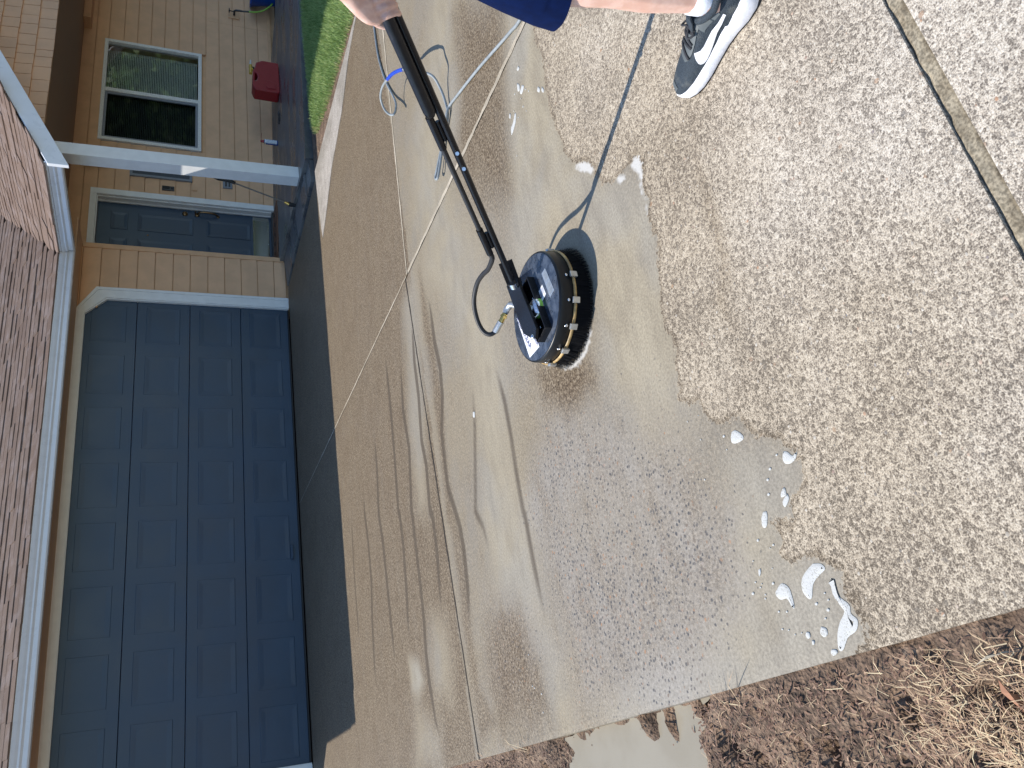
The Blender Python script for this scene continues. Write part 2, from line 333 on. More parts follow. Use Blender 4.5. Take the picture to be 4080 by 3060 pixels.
RIM = [(-2.482,-6.372),(-2.751,-6.262),(-2.847,-6.248),(-2.925,-6.273),(-2.990,-6.258),(-3.059,-6.240),(-3.153,-6.232),(-3.248,-6.244),(-3.293,-6.244),(-3.345,-6.260),(-3.402,-6.260),(-3.465,-6.282),(-3.502,-6.315),(-3.541,-6.370),(-3.591,-6.399),(-3.624,-6.400),(-3.691,-6.424),(-3.721,-6.474),(-3.736,-6.519),(-3.745,-6.565),(-3.734,-6.599),(-3.752,-6.629),(-3.774,-6.637),(-3.821,-6.610),(-3.865,-6.593),(-3.896,-6.610),(-3.948,-6.590),(-3.985,-6.580),(-4.042,-6.597)]
RIM += [(-4.081,-6.578),(-4.122,-6.562),(-4.157,-6.558),(-4.205,-6.530),(-4.258,-6.518),(-4.301,-6.522),(-4.347,-6.541),(-4.383,-6.535),(-4.409,-6.514),(-4.459,-6.502),(-4.484,-6.486),(-4.516,-6.499)]
RIM += [(-4.521,-6.528),(-4.528,-6.555),(-4.551,-6.566),(-4.584,-6.578),(-4.609,-6.594),(-4.634,-6.630),(-4.637,-6.675),(-4.649,-6.697),(-4.668,-6.694),(-4.684,-6.720),(-4.711,-6.726),(-4.717,-6.752),(-4.735,-6.766),(-4.747,-6.805),(-4.773,-6.814),(-4.791,-6.826),(-4.799,-6.844),(-4.823,-6.837),(-4.844,-6.826),(-4.860,-6.813),(-4.859,-6.793),(-4.883,-6.781),(-4.903,-6.766)]
RIM += [(-4.920,-6.746),(-4.920,-6.725),(-4.894,-6.710),(-4.898,-6.691),(-4.920,-6.692),(-4.938,-6.705),(-4.958,-6.700),(-4.977,-6.680),(-4.993,-6.699),(-5.024,-6.700),(-5.018,-6.714),(-5.003,-6.721),(-5.011,-6.759),(-5.011,-6.783),(-5.020,-6.813),(-5.042,-6.821),(-5.062,-6.834),(-5.085,-6.837),(-5.107,-6.826),(-5.122,-6.849),(-5.133,-6.844),(-5.154,-6.855),(-5.172,-6.858),(-5.189,-6.852),(-5.199,-6.828),(-5.209,-6.806),(-5.227,-6.774)]
DRY = RIM + [(-5.6, -5.9), (-5.6, -12.0), (0.5, -12.0), (0.5, -7.0)]
SILT = [  # (polygon, value, softness)
 ([(-1.504,-5.435),(-1.821,-5.682),(-2.033,-5.535),(-2.357,-5.540),(-2.499,-5.377),(-2.685,-5.138),(-3.231,-5.416),(-2.851,-4.898),(-2.420,-4.686),(-1.965,-4.816),(-1.766,-5.198)], .80, .22),
 ([(-2.356,-6.173),(-2.605,-6.362),(-3.011,-6.277),(-3.306,-6.265),(-3.489,-6.309),(-3.691,-6.424),(-3.894,-6.607),(-4.106,-6.583),(-3.513,-5.760),(-3.229,-5.840),(-2.981,-5.884),(-2.718,-5.969)], .95, .14),
 ([(-3.846,-6.283),(-4.083,-6.603),(-4.297,-6.515),(-4.481,-6.499),(-4.531,-6.506),(-4.498,-6.287),(-4.225,-6.211)], .93, .16),
 ([(-2.799,-4.743),(-2.972,-5.062),(-3.522,-5.485),(-3.801,-5.450),(-4.038,-5.359),(-4.402,-5.346),(-4.291,-5.035),(-3.995,-5.110),(-3.622,-5.130),(-3.209,-5.008)], .85, .20),
 ([(-2.674,-4.508),(-2.682,-4.365),(-2.716,-4.204),(-3.079,-4.158),(-3.422,-4.046),(-3.943,-4.055),(-4.000,-4.216),(-3.411,-4.413),(-2.887,-4.515)], .66, .14),
 ([(-4.291,-5.054),(-4.416,-5.404),(-4.630,-5.398),(-4.822,-5.368),(-4.997,-5.439),(-5.175,-5.458),(-5.142,-5.232),(-4.897,-5.196),(-4.630,-5.068),(-4.455,-5.018)], .88, .16),
 ([(-4.631,-3.558),(-4.679,-3.734),(-4.782,-3.782),(-4.834,-3.667),(-4.786,-3.558)], 1.0, .08),
 ([(-4.485,-4.061),(-4.577,-4.293),(-4.795,-4.297),(-4.957,-4.225),(-4.882,-3.943),(-4.652,-3.929)], .62, .14),
 ([(-4.870,-3.587),(-5.032,-3.986),(-5.210,-3.960),(-5.172,-3.456)], .62, .14),
 ([(-4.515,-5.666),(-4.740,-6.300),(-4.881,-6.335),(-5.223,-6.168),(-5.162,-5.550),(-4.875,-5.601)], .55, .20),
 ([(-4.244,-5.861),(-4.581,-6.468),(-4.791,-6.394),(-4.493,-5.536)], .60, .20),
 ([(-4.743,-6.635),(-4.811,-6.801),(-4.901,-6.761),(-4.961,-6.710),(-5.021,-6.723),(-5.042,-6.821),(-5.109,-6.834),(-5.175,-6.870),(-5.221,-6.777),(-5.236,-6.568),(-5.210,-6.160),(-5.199,-5.766),(-5.161,-5.930),(-5.149,-6.301),(-5.049,-6.528)], .93, .12),
 ([(-1.880,-5.629),(-2.423,-6.068),(-2.778,-5.941),(-3.207,-5.815),(-2.971,-5.535),(-2.601,-5.381),(-2.357,-5.540)], .22, .16),
 ([(-3.997,-5.755),(-4.136,-6.050),(-4.212,-6.085),(-4.216,-5.913),(-4.104,-5.763)], .05, .10),
 ([(-4.723,-4.933),(-4.724,-5.196),(-4.974,-5.311),(-5.145,-5.301),(-5.128,-4.838),(-4.877,-4.766)], .20, .16),
 ([(-4.146,-4.625),(-4.353,-4.687),(-4.687,-4.625),(-4.950,-4.632),(-5.091,-4.764),(-5.156,-4.538),(-4.968,-4.540),(-4.700,-4.529),(-4.347,-4.547),(-4.111,-4.527)], .30, .05),
 ([(-2.737,-4.597),(-3.236,-4.670),(-3.545,-4.674),(-3.934,-4.606),(-4.177,-4.624),(-4.139,-4.515),(-3.486,-4.559),(-3.106,-4.547)], .25, .05)]
PEB = [([(-4.450,-5.482),(-4.740,-6.300),(-4.885,-6.348),(-5.225,-6.182),(-5.171,-5.545),(-5.014,-5.535),(-4.741,-5.491)], .92, .30),
 ([(-4.111,-5.716),(-4.573,-6.501),(-4.791,-6.394),(-4.448,-5.406)], .85, .25),
 ([(-4.743,-6.308),(-4.838,-6.575),(-5.017,-6.544),(-5.132,-6.309),(-5.174,-6.099)], .95, .22),
 ([(-4.445,-4.757),(-4.707,-5.362),(-4.937,-5.399),(-5.172,-5.218),(-5.051,-4.687)], .6, .2),
 ([(-4.255,-6.357),(-4.355,-6.529),(-4.525,-6.495),(-4.518,-6.277)], .45, .2)]
FOAM = [[(-3.753,-6.580),(-3.737,-6.603),(-3.751,-6.629),(-3.775,-6.638),(-3.798,-6.624),(-3.847,-6.606),(-3.900,-6.608),(-3.947,-6.588),(-3.899,-6.600),(-3.847,-6.592),(-3.797,-6.603)],
 [(-3.494,-6.294),(-3.534,-6.361),(-3.591,-6.399),(-3.613,-6.394),(-3.549,-6.330)], [(-3.727,-6.503),(-3.744,-6.536),(-3.765,-6.545),(-3.751,-6.502)],
 [(-4.053,-5.885),(-4.109,-6.014),(-4.095,-6.082),(-4.051,-6.138),(-4.065,-6.161),(-4.111,-6.110),(-4.130,-6.029),(-4.092,-5.933)]]
LINES = [  # thin dark runnels of the rinse water (points, width, strength)
 ([(-3.253,-2.451),(-3.359,-2.409),(-3.636,-2.356),(-3.912,-2.331),(-4.185,-2.331),(-4.442,-2.306)], .018, .6),
 ([(-3.281,-2.857),(-3.400,-2.840)] + [(-3.504,-2.818),(-3.734,-2.850),(-3.994,-2.840),(-4.230,-2.766),(-4.515,-2.718),(-4.706,-2.729)], .020, .8),
 ([(-2.702,-3.765),(-2.850,-3.746),(-3.171,-3.736),(-3.469,-3.709),(-3.804,-3.663)] + [(-3.840,-3.685),(-4.000,-3.690),(-4.302,-3.649),(-4.423,-3.614),(-4.635,-3.624)], .020, .75),
 ([(-3.069,-3.294),(-3.389,-3.264),(-3.603,-3.211)] + [(-3.661,-3.201),(-3.857,-3.237),(-4.054,-3.239),(-4.338,-3.242),(-4.564,-3.244),(-4.649,-3.227)], .020, .85),
 ([(-2.953,-4.064),(-3.297,-3.992),(-3.556,-4.023),(-3.897,-3.926)] + [(-3.918,-3.934),(-4.077,-3.932),(-4.332,-3.933),(-4.493,-3.924),(-4.669,-3.892),(-4.799,-3.894),(-4.989,-3.924),(-5.131,-3.995)], .018, .85),
 ([(-2.842,-4.366),(-3.165,-4.311),(-3.358,-4.310),(-3.615,-4.262),(-3.762,-4.290),(-4.014,-4.254)] + [(-4.042,-4.285),(-4.230,-4.287),(-4.452,-4.243),(-4.601,-4.231)], .017, .85),
 ([(-2.874,-4.649),(-3.029,-4.688),(-3.243,-4.681),(-3.405,-4.708),(-3.551,-4.685),(-3.722,-4.595),(-4.003,-4.576),(-4.149,-4.636)] + [(-4.237,-4.669),(-4.350,-4.676),(-4.522,-4.655),(-4.682,-4.605),(-4.783,-4.603)], .020, .7),
 ([(-3.049,-5.130),(-3.217,-5.152),(-3.375,-5.197)], .02, .45),
 ([(-3.631,-5.337),(-3.771,-5.371),(-3.952,-5.399),(-4.104,-5.399),(-4.316,-5.386),(-4.417,-5.388)] + [(-4.432,-5.397),(-4.601,-5.396),(-4.746,-5.403),(-4.858,-5.408),(-4.959,-5.430)], .021, .55),
 ([(-3.571,-5.039),(-3.718,-5.087),(-3.889,-5.042),(-4.241,-4.893)] + [(-4.333,-4.955),(-4.479,-4.988),(-4.597,-4.991)], .025, .5),
 ([(-4.131,-5.779),(-4.251,-5.750),(-4.403,-5.760)], .02, .4),
 ([(-2.656,-5.151),(-2.824,-5.129),(-3.000,-5.101)], .012, .6),
 ([(-3.828,-6.863),(-3.906,-6.858),(-3.980,-6.834),(-4.066,-6.835),(-4.155,-6.824),(-4.241,-6.823),(-4.322,-6.798),(-4.345,-6.761),(-4.441,-6.774),(-4.532,-6.776),(-4.578,-6.744)], .022, .8)]
drive = thing('driveway', kind='structure')
YC = lambda x: -4.34 - .06*(-2.6-x) if x < -2.6 else -4.60
XC = lambda y: -2.505 + .04*(y+1.97)
def slab(c00, c10, c11, c01, step=.02):
    "concrete slab between four corners (counter-clockwise), dense enough to carry the wash marks"
    c00, c10, c11, c01 = (np.array(q, float) for q in (c00, c10, c11, c01))
    nx = max(2, int(np.linalg.norm(c10-c00)/step)); ny = max(2, int(np.linalg.norm(c01-c00)/step))
    u, v = np.meshgrid(np.linspace(0, 1, nx+1), np.linspace(0, 1, ny+1))
    u = u.ravel()[:, None]; v = v.ravel()[:, None]
    P = (1-v)*((1-u)*c00+u*c10)+v*((1-u)*c01+u*c11)
    Z = np.zeros(len(P)); idx = np.arange(len(P)).reshape(ny+1, nx+1)
    q = np.stack([idx[:-1, :-1], idx[:-1, 1:], idx[1:, 1:], idx[1:, :-1]], -1).reshape(-1, 4)
    ring = np.concatenate([idx[0, :-1], idx[:-1, -1], idx[-1, :0:-1], idx[:0:-1, 0]]); m = len(ring)
    # worn arris: the rim dips slightly and wanders by a few millimetres
    Z[ring] = -.0012
    low = np.c_[P[ring], np.full(m, -.09)]; base = len(P)
    k = np.arange(m); sk = np.stack([ring[k], base+k, base+(k+1) % m, ring[(k+1) % m]], -1)
    V = np.vstack([np.c_[P, Z], low]); F = np.vstack([q, sk])
    me = bpy.data.meshes.new('concrete_slab'); me.from_pydata(V.tolist(), [], F.tolist())
    P2 = V[:, :2]
    at = {}
    at['dry'] = np.clip(sdist(P2, DRY), -1, 3)
    s = np.where(P2[:, 1] > -4.45, .22, .55); 
    for poly, val, soft in SILT: wgt = sstep(sdist(P2, poly), -soft, soft); s = s*(1-wgt)+val*wgt
    at['silt'] = s
    s = np.full(len(P2), .12)
    for poly, val, soft in PEB: wgt = sstep(sdist(P2, poly), -soft, soft); s = s*(1-wgt)+val*wgt
    at['peb'] = s
    s = np.zeros(len(P2))
    for ln, wd, st in LINES: e0, e1 = np.array(ln[0][:2]), np.array(ln[-1][:2]); fade = .35+.65*sstep(np.minimum(np.hypot(*(P2-e0).T), np.hypot(*(P2-e1).T)), 0, .35); s = np.maximum(s, st*fade*np.clip(1-ldist(P2, ln)/(wd*2.4), 0, 1))
    at['line'] = s
    s = np.zeros(len(P2))
    for poly in FOAM: s = np.maximum(s, sstep(sdist(P2, poly), -.02, .012))
    at['foam'] = s
    for kk, a in at.items(): me.attributes.new(kk, 'FLOAT', 'POINT').data.foreach_set('value', a.astype(np.float32))
    o = obj('concrete_slab', me, M['concrete'], drive); return o
XL, XR = -5.216, .26
XRn = lambda y: .27 + .08*(y+2.0)
jl = lambda x: YC(x)
a1, a2 = .006, .011
xa, xb = XC(-.02), XC(-4.45)
slab((XL, YC(XL)+.009), (xb-.005, YC(-2.61)+.007), (xa-.005, -.03), (XL, -.03))
slab((xb+.008, -4.60+.22+a1), (XR-.16, -4.62+a2), (XR, -.03), (xa+.005, -.03))
slab((XL, -7.457+.017), (XC(-7.45)-.010, -7.457+.017), (xb-.012, YC(-2.61)-a1), (XL, YC(XL)-a1))
slab((XC(-7.45)+.010, -7.457+.017), (-.2, -7.457+.017), (XR-.16, -4.62-a2), (xb+.012, -4.60+.22-a1))
slab((XL, -11.5), (-.4, -11.5), (-.2, -7.457-.017), (XL, -7.457-.017), .04)
def strip(name, pts, wd, z, mat, jag=.0):
    mb = MB(); pts = [Vector((*q[:2], z)) for q in pts]; n = 60; L = []
    for i in range(n+1):
        t = i/n*(len(pts)-1); k = min(int(t), len(pts)-2); c = pts[k].lerp(pts[k+1], t-k); dr = (pts[k+1]-pts[k]).normalized(); s = Vector((-dr.y, dr.x, 0))
        L += [c-s*(wd/2+random.uniform(-jag, jag)), c+s*(wd/2+random.uniform(-jag, jag))]
    mb.add(L, [(2*i, 2*i+2, 2*i+3, 2*i+1) for i in range(n)]); return mb.build(name, mat, drive)
strip('joint_filler', [(XL, YC(XL)), (xb, YC(-2.61))], .016, -.0006, M['jointdark'], .0035)
strip('joint_filler', [(xb, -4.38), (XR-.16, -4.62)], .018, .0012, M['jointlight'], .003)
strip('joint_filler', [(xb, -4.40), (XC(-7.43), -7.44)], .023, .0012, M['jointlight'], .004)
strip('joint_filler', [(xa, -.05), (xb, -4.36)], .010, .0010, M['jointlight'], .002)
# felt joint near the camera: rough fibrous strip
mb = MB(); nx, ny = 260, 8
for i in range(nx+1):
    for j in range(ny+1):
        x = XL+(5.0*i/nx); y = -7.475+.036*j/ny+(.003*noise.noise((x*25, j*3, 1)) if j in (0, ny) else 0)
        z = -.006 + .004*noise.noise((x*60, y*60, 0)) + .003*noise.noise((x*160, y*160, 3)) - ((.004+.004*noise.noise((x*30, j, 4))) if j in (0, ny) else 0) - (.002 if j in (1, ny-1) else 0)
        mb.v.append((x, y, z))
mb.f = [(i*(ny+1)+j, (i+1)*(ny+1)+j, (i+1)*(ny+1)+j+1, i*(ny+1)+j+1) for i in range(nx) for j in range(ny)]; mb.sm = [True]*len(mb.f)
mb.build('joint_filler', M['jointmoss'], drive)
# real stones standing proud of the unwashed concrete close to the camera
dryP = np.c_[rng.uniform(-5.2, -2.3, 9000), rng.uniform(-8.2, -4.9, 9000)]
sd = sdist(dryP, DRY); mb = MB()
for (x, y), q in zip(dryP, sd):
    if q < .03 or abs(y+7.457) < .022: continue
    if random.random() < .45: continue
    s = random.uniform(.003, .0062); a = random.uniform(0, 6.28); e = random.uniform(.6, 1)
    ring = [(x+s*math.cos(a+k*1.257)*random.uniform(.8, 1.15), y+s*e*math.sin(a+k*1.257), -.0008) for k in range(5)]
    mb.add(ring+[(x, y, s*.42)], [(k, (k+1) % 5, 5) for k in range(5)], True)
n = N('mixed_aggregate_stone'); p = n.pos(); sp = n.n('SeparateColor'); n.l(n.vor(p, 45).outputs['Color'], sp.inputs[0])
n.set(n.ramp(sp.outputs[0], [(0, (.13, .11, .09)), (.3, (.30, .26, .21)), (.6, (.44, .39, .32)), (.85, (.56, .51, .43)), (.93, (.40, .24, .15)), (1, (.2, .2, .21))]), .85); M['stone'] = n.m
mb.build('aggregate_stones', M['stone'], drive, kind='stuff')

# one large ground sheet under everything, and the street behind the camera
MB().add([(-120, -120, -.16), (120, -120, -.16), (120, 120, -.16), (-120, 120, -.16)], [(0, 1, 2, 3)]).build('ground', M['lawnsoil'], kind='structure')
MB().add([(-60, -21, -.13), (60, -21, -.13), (60, -13, -.13), (-60, -13, -.13)], [(0, 1, 2, 3)]).build('road', M['street'], kind='structure')
MB().box((-60, -12.9, -.2), (60, -11.52, -.01)).build('pavement', M['walk'], kind='structure')
# bare soil left of the drive
ISL = [(-5.223,-5.897),(-5.278,-5.911),(-5.242,-6.019),(-5.288,-6.025)]
PUD = [(-5.239,-5.318),(-5.212,-5.539),(-5.203,-5.718),(-5.203,-5.856),(-5.200,-5.958),(-5.208,-6.090)] + [(-5.207,-6.137),(-5.208,-6.182),(-5.239,-6.129),(-5.290,-6.142),(-5.335,-6.142),(-5.429,-6.121),(-5.440,-5.511),(-5.380,-5.227),(-5.272,-5.356)]
gx = np.arange(-9.5, -5.12, .025); gy = np.arange(-9.2, -.2, .025); X, Y = np.meshgrid(gx, gy); G = np.c_[X.ravel(), Y.ravel()]
pd = sdist(G, PUD); Z = np.empty(len(G))
for i, (x, y) in enumerate(G):
    a = noise.noise((x*4, y*4, 1)); b = noise.noise((x*17, y*17, 2)); c = noise.noise((x*46, y*46, 3))
    Z[i] = -.035+.018*a+.014*b+.007*c-(.05*max(0, -b-.22)/.2)
Z -= .034*sstep(pd, -.05, .12); isl = np.minimum(ldist(G, ISL[:2]), ldist(G, ISL[2:])); Z += .045*sstep(.035-isl, 0, .035); ew = sstep(G[:, 0], -5.36, -5.25)*(1-sstep(pd, -.12, -.02)); Z = Z*(1-ew)+(-.007+.25*(Z+.035))*ew; Z = np.where(G[:, 0] > -5.235, np.minimum(Z, -.006), Z)
idx = np.arange(len(G)).reshape(X.shape); F = np.stack([idx[:-1, :-1], idx[:-1, 1:], idx[1:, 1:], idx[1:, :-1]], -1).reshape(-1, 4)
me = bpy.data.meshes.new('bare_soil'); me.from_pydata(np.c_[G, Z].tolist(), [], F.tolist()); me.polygons.foreach_set('use_smooth', [True]*len(F))
obj('bare_soil', me, M['soil'], kind='structure')
def soilz(x, y):
    i = min(max(int(round((x-gx[0])/.025)), 0), len(gx)-1); j = min(max(int(round((y-gy[0])/.025)), 0), len(gy)-1); return float(Z[j*len(gx)+i])
pp = []
pc = np.mean([q[:2] for q in PUD], axis=0)
for i in range(len(PUD)):
    a, b = (Vector((min(-5.20, pc[0]+(q[0]-pc[0])*1.25), pc[1]+(q[1]-pc[1])*1.18, -.043)) for q in (PUD[i], PUD[(i+1) % len(PUD)])); m_ = max(1, int((b-a).length/.02))
    for k in range(m_):
        c = a.lerp(b, k/m_); c.x += .012*noise.noise((c.x*20, c.y*20, 0)); c.y += .02*noise.noise((c.x*20, c.y*20, 9)); pp.append(c)
mb = MB(); mb.v = [tuple(q) for q in pp]; mb.f = [tuple(t) for t in tessellate_polygon([pp])]; mb.sm = [False]*len(mb.f)
me = mb.mesh('puddle')
if me.polygons[0].normal.z < 0: me.flip_normals()
obj('puddle', me, M['water'], kind='structure')
# straw, dead grass and clumps lying on the soil
def insidePUD(q): return sdist(np.array([q]), PUD)[0] > -.01
def bladefield(name, spots, mat, parent=None):
    V = []; F = []; T = []
    for (x, y, z, dx, dy, dz, wd, t) in spots:
        if name == 'straw' and insidePUD((x, y)) and random.random() < .97: continue
        n0 = len(V); s = Vector((-dy, dx, 0)); s = s.normalized()*wd if s.length > 1e-6 else Vector((wd, 0, 0)); b = Vector((x, y, z)); e = Vector((dx, dy, dz))
        mid = b+e*.55+Vector((0, 0, .18*e.length))
        V += [b-s, b+s, mid-s*.8, mid+s*.8, b+e]; F += [(n0, n0+1, n0+3, n0+2), (n0+2, n0+3, n0+4)]; T += [t]*5
    me = bpy.data.meshes.new(name); me.from_pydata([tuple(q) for q in V], [], F); me.attributes.new('tint', 'FLOAT', 'POINT').data.foreach_set('value', T)
    return obj(name, me, mat, parent, kind='stuff')
spots = []
for i in range(46000):
    x = -5.235-abs(random.gauss(0, .55)) if random.random() < .7 else random.uniform(-7.6, -5.24); y = random.uniform(-8.6, -3.6)
    cl = noise.noise((x*2.3, y*2.3, 5))
    if cl < -.15 and random.random() < .75: continue
    z = soilz(x, y)
    if z < -.06 or (-5.75 > x > -20 and False): continue
    if any(False for _ in ()): continue
    chip = random.random() < (.80 if cl > .25 else .90); L = random.uniform(.006, .020) if chip else random.uniform(.012, .045); a = random.uniform(0, 6.28)
    spots.append((x, y, z+.002, L*math.cos(a), L*math.sin(a), random.uniform(-.1, .3)*L, random.uniform(.0010, .0030) if chip else random.uniform(.0004, .0009), min(.62, max(0, random.betavariate(1.6, 2.0)*.62+cl*.1)) if chip else random.uniform(.55, 1)))
for bx, by, nb in ((-5.26, -4.56, 26), (-5.25, -5.02, 16), (-5.27, -5.9, 30), (-5.25, -6.35, 12), (-5.27, -4.85, 18), (-5.26, -5.45, 14), (-5.6, -6.9, 30), (-5.45, -7.1, 24)):
    for k in range(nb):
        a = random.uniform(0, 6.28); L = random.uniform(.05, .13)
        spots.append((bx+random.gauss(0, .02), by+random.gauss(0, .03), soilz(bx, by), L*math.cos(a)*.8, L*math.sin(a)*.8, L*random.uniform(.05, .6), .0012, random.uniform(.45, 1)))
gq = [(-5.388,-7.043)][0]
for i in range(1300):
    x = gq[0]+random.gauss(0, .085); y = gq[1]+random.gauss(0, .10)
    if x > -5.25: continue
    L = random.uniform(.015, .05); a = random.gauss(.9, .9); spots.append((x, y, soilz(x, y)+random.uniform(.002, .014), L*math.cos(a), L*math.sin(a), random.uniform(-.05, .2)*L, random.uniform(.0005, .0011), random.uniform(.55, 1)))
bladefield('straw', spots, M['straw'])
for k, (q, lb) in enumerate((([(-5.311,-7.092),(-5.330,-7.089),(-5.348,-7.096),(-5.365,-7.099),(-5.351,-7.105),(-5.333,-7.101)], 'curled dry brown leaf on the bare soil, bottom right of the photo'), ([(-5.285,-7.060),(-5.273,-7.098),(-5.271,-7.120),(-5.277,-7.144),(-5.274,-7.118),(-5.278,-7.092)], 'long pale blade of dead grass lying on the soil below the driveway edge'))):
    mb = MB(); n = len(q)//2; up = q[:n+1]; 
    P3 = [Vector((x, y, soilz(x, y)+.012+.008*math.sin(i*1.7))) for i, (x, y) in enumerate(q)]
    mb.prism(P3, (0, 0, .0015)); mb.build('dry_leaf', M['leafbrown'] if k == 0 else M['jointlight'], label=lb, cat='leaf')

# lawn at the right of the drive
LAWN = [(.62, -2.16), (.50, -2.55), (.42, -2.85), (.33, -3.4), (.24, -3.9), (.15, -4.3), (.0, -5.2), (-.1, -7.0), (5.5, -7.0), (7.5, -4.5), (7.5, -1.93), (2.4, -1.90), (.85, -1.96)]
MB().prism([(XRn(-1.98)+.004, -1.86, -.06), (.62, -1.86, -.06), (9, -1.84, -.06), (9, -11.4, -.06), (-.36, -11.4, -.06), (-.16, -7.4, -.06), (.10, -4.6, -.06)], (0, 0, .03)).build('lawn_bed', M['soil'], kind='structure')
spots = []; cand = np.c_[rng.uniform(-.1, 4.6, 150000), rng.uniform(-5.6, -1.9, 150000)]; sdl = sdist(cand, LAWN)
for (x, y), q in zip(cand, sdl):
    if q < .01+.03*noise.noise((x*12, y*12, 0)): continue
    if x > 2.6 and random.random() < .5: continue
    L = random.uniform(.035, .075)*min(1, .55+q*4); a = random.uniform(0, 6.28); cl = noise.noise((x*5, y*5, 8)); ln = random.uniform(.15, .75)
    edge = .5 if q < .06 and random.random() < .5 else 0
    spots.append((x, y, -.034, L*ln*math.cos(a), L*ln*math.sin(a), L, random.uniform(.0013, .0026), min(1, max(0, random.betavariate(2, 3)+cl*.3+edge))))
bladefield('grass', spots, M['grass'])
spots = []
for i in range(700):
    y = random.uniform(-4.4, -1.9); x = XRn(y)+random.uniform(.01, .28); a = random.uniform(0, 6.28); L = random.uniform(.02, .05)
    spots.append((x, y, -.028, L*math.cos(a), L*math.sin(a), .2*L, .001, random.uniform(.1, .9)))
bladefield('dead_grass', spots, M['straw'])

# porch floor, walkway and dry apron
zs = lambda x, y: .0954-.021*x+.015*(y-.5)
walk = thing('walkway', kind='structure')
def sheet(name, pts, zf, mat, th=.12, parent=walk):
    top = [Vector((x, y, zf(x, y))) for x, y in pts]; n = len(top); mb = MB()
    mb.add(top+[q-Vector((0, 0, th)) for q in top], [tuple(t) for t in tessellate_polygon([top])]+[(i, (i+1) % n, (i+1) % n+n, i+n) for i in range(n)])
    me = mb.mesh(name); bm = bmesh.new(); bm.from_mesh(me); bmesh.ops.recalc_face_normals(bm, faces=bm.faces); bm.to_mesh(me); bm.free(); return obj(name, me, mat, parent)
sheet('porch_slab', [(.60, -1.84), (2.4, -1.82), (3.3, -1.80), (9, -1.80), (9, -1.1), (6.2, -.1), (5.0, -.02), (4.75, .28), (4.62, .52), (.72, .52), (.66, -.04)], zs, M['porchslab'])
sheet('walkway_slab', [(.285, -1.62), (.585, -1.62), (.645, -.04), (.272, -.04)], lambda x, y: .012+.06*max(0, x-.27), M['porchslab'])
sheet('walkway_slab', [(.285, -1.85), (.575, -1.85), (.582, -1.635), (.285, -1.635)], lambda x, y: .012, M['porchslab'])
MB().prism([(4.6, .55, -.12), (9, .55, -.12), (9, -.9, -.12), (6.2, -.08, -.12), (5.0, 0, -.12), (4.76, .28, -.12)], (0, 0, .03)).build('soil_bed', M['lawnsoil'], kind='structure')
# unwetted apron of the drive: a thin slab of smoother, dry concrete lying at the drive's right edge
AP = [(0.251,-2.037),(-0.496,-2.125),(-0.651,-2.171),(-0.510,-2.456),(-0.334,-2.760),(-0.255,-3.088),(-0.202,-3.264),(-0.131,-3.414),(0.011,-3.636)] + [(XRn(-4.1), -4.1), (XRn(-3.3), -3.3)]
sheet('dry_concrete_apron', AP, lambda x, y: .005, M['walk'], .004)

# ---------------------------------------------------------------- house
house = thing('house', 'tan lap-sided single-storey house with dark blue garage door and brown shingled roof', 'house')
wall = MB()
wall.box((-5.45, .06, -.1), (-5.0, .3, 2.25)); wall.box((-5.0, .06, 2.05), (.03, .3, 2.25)); wall.box((.03, .06, -.1), (.70, .3, 2.25)); wall.box((.55, .3, -.1), (.70, .62, 2.5))
wall.box((-5.45, .3, -.1), (-5.25, 8.0, 2.25)); wall.box((.70, .515, -.12), (.86, .7, 2.6)); wall.box((.86, .515, 2.13), (1.78, .7, 2.6)); wall.box((1.78, .515, -.12), (2.68, .7, 2.6))
wall.box((2.68, .515, -.12), (4.46, .7, .955)); wall.box((2.68, .515, 2.15), (4.46, .7, 2.6)); wall.box((4.46, .515, -.12), (9.0, .7, 2.6)); wall.box((9.0, .515, -.12), (9.2, 8.0, 2.6)); wall.box((-5.45, 8.0, -.1), (9.2, 8.2, 2.6))
wall = wall.build('wall', M['tan_trim'], house)
def board(x0, x1, z0, z1, y):
    mb = MB(); g = .0015; y -= .008
    vs = [(x, yy, z) for x in (x0+g, x1-g) for yy, z in ((y+.010, z0+.003), (y-.013, z0), (y-.005, z1-.0075), (y+.010, z1-.0075))]
    mb.add(vs, [(0, 1, 2, 3)[::-1], (4, 5, 6, 7), (0, 4, 5, 1)[::1], (1, 5, 6, 2), (2, 6, 7, 3), (3, 7, 4, 0)])
    me = mb.mesh('siding_board'); bm = bmesh.new(); bm.from_mesh(me); bmesh.ops.recalc_face_normals(bm, faces=bm.faces); bm.to_mesh(me); bm.free()
    return obj('siding_board', me, M['tan'], wall)
PIER = [-.031, .155, .342, .524, .705, .887, 1.075, 1.255, 1.441, 1.619, 1.801, 1.984, 2.167]
for a, b in zip(PIER[:-1], PIER[1:]):
    x0 = -.12 if a > 1.9 else .05 if b > 1.9 else .10
    board(x0, .655, max(a, .02), b, .048)
    board(-5.44, -5.0, max(a, .02), b, .048)
PB = [.03, .182, .358, .530, .717, .893, 1.068, 1.246, 1.431, 1.603, 1.773, 1.94, 2.123, 2.276, 2.44]
for a, b in zip(PB[:-1], PB[1:]):
    if a > 2.11: board(.70, 3.9, a, b, .503); board(3.9, 9, a, b, .503)
    else:
        board(1.885, 2.655 if b > .96 else 5.2, a, b, .503)
        if b > .96: board(4.485, 6.1, a, b, .503); board(6.1, 9, a, b, .503)
        else: board(5.2, 9, a, b, .503)
MB().box((1.885, .470, -.01), (9, .503, .035)).build('base_trim', M['tan_trim'], house)
MB().box((.655, .020, .03), (.715, .06, 2.17)).box((.70, .06, .03), (.718, .52, 2.42)).build('corner_board', M['tan_trim'], house, .003)
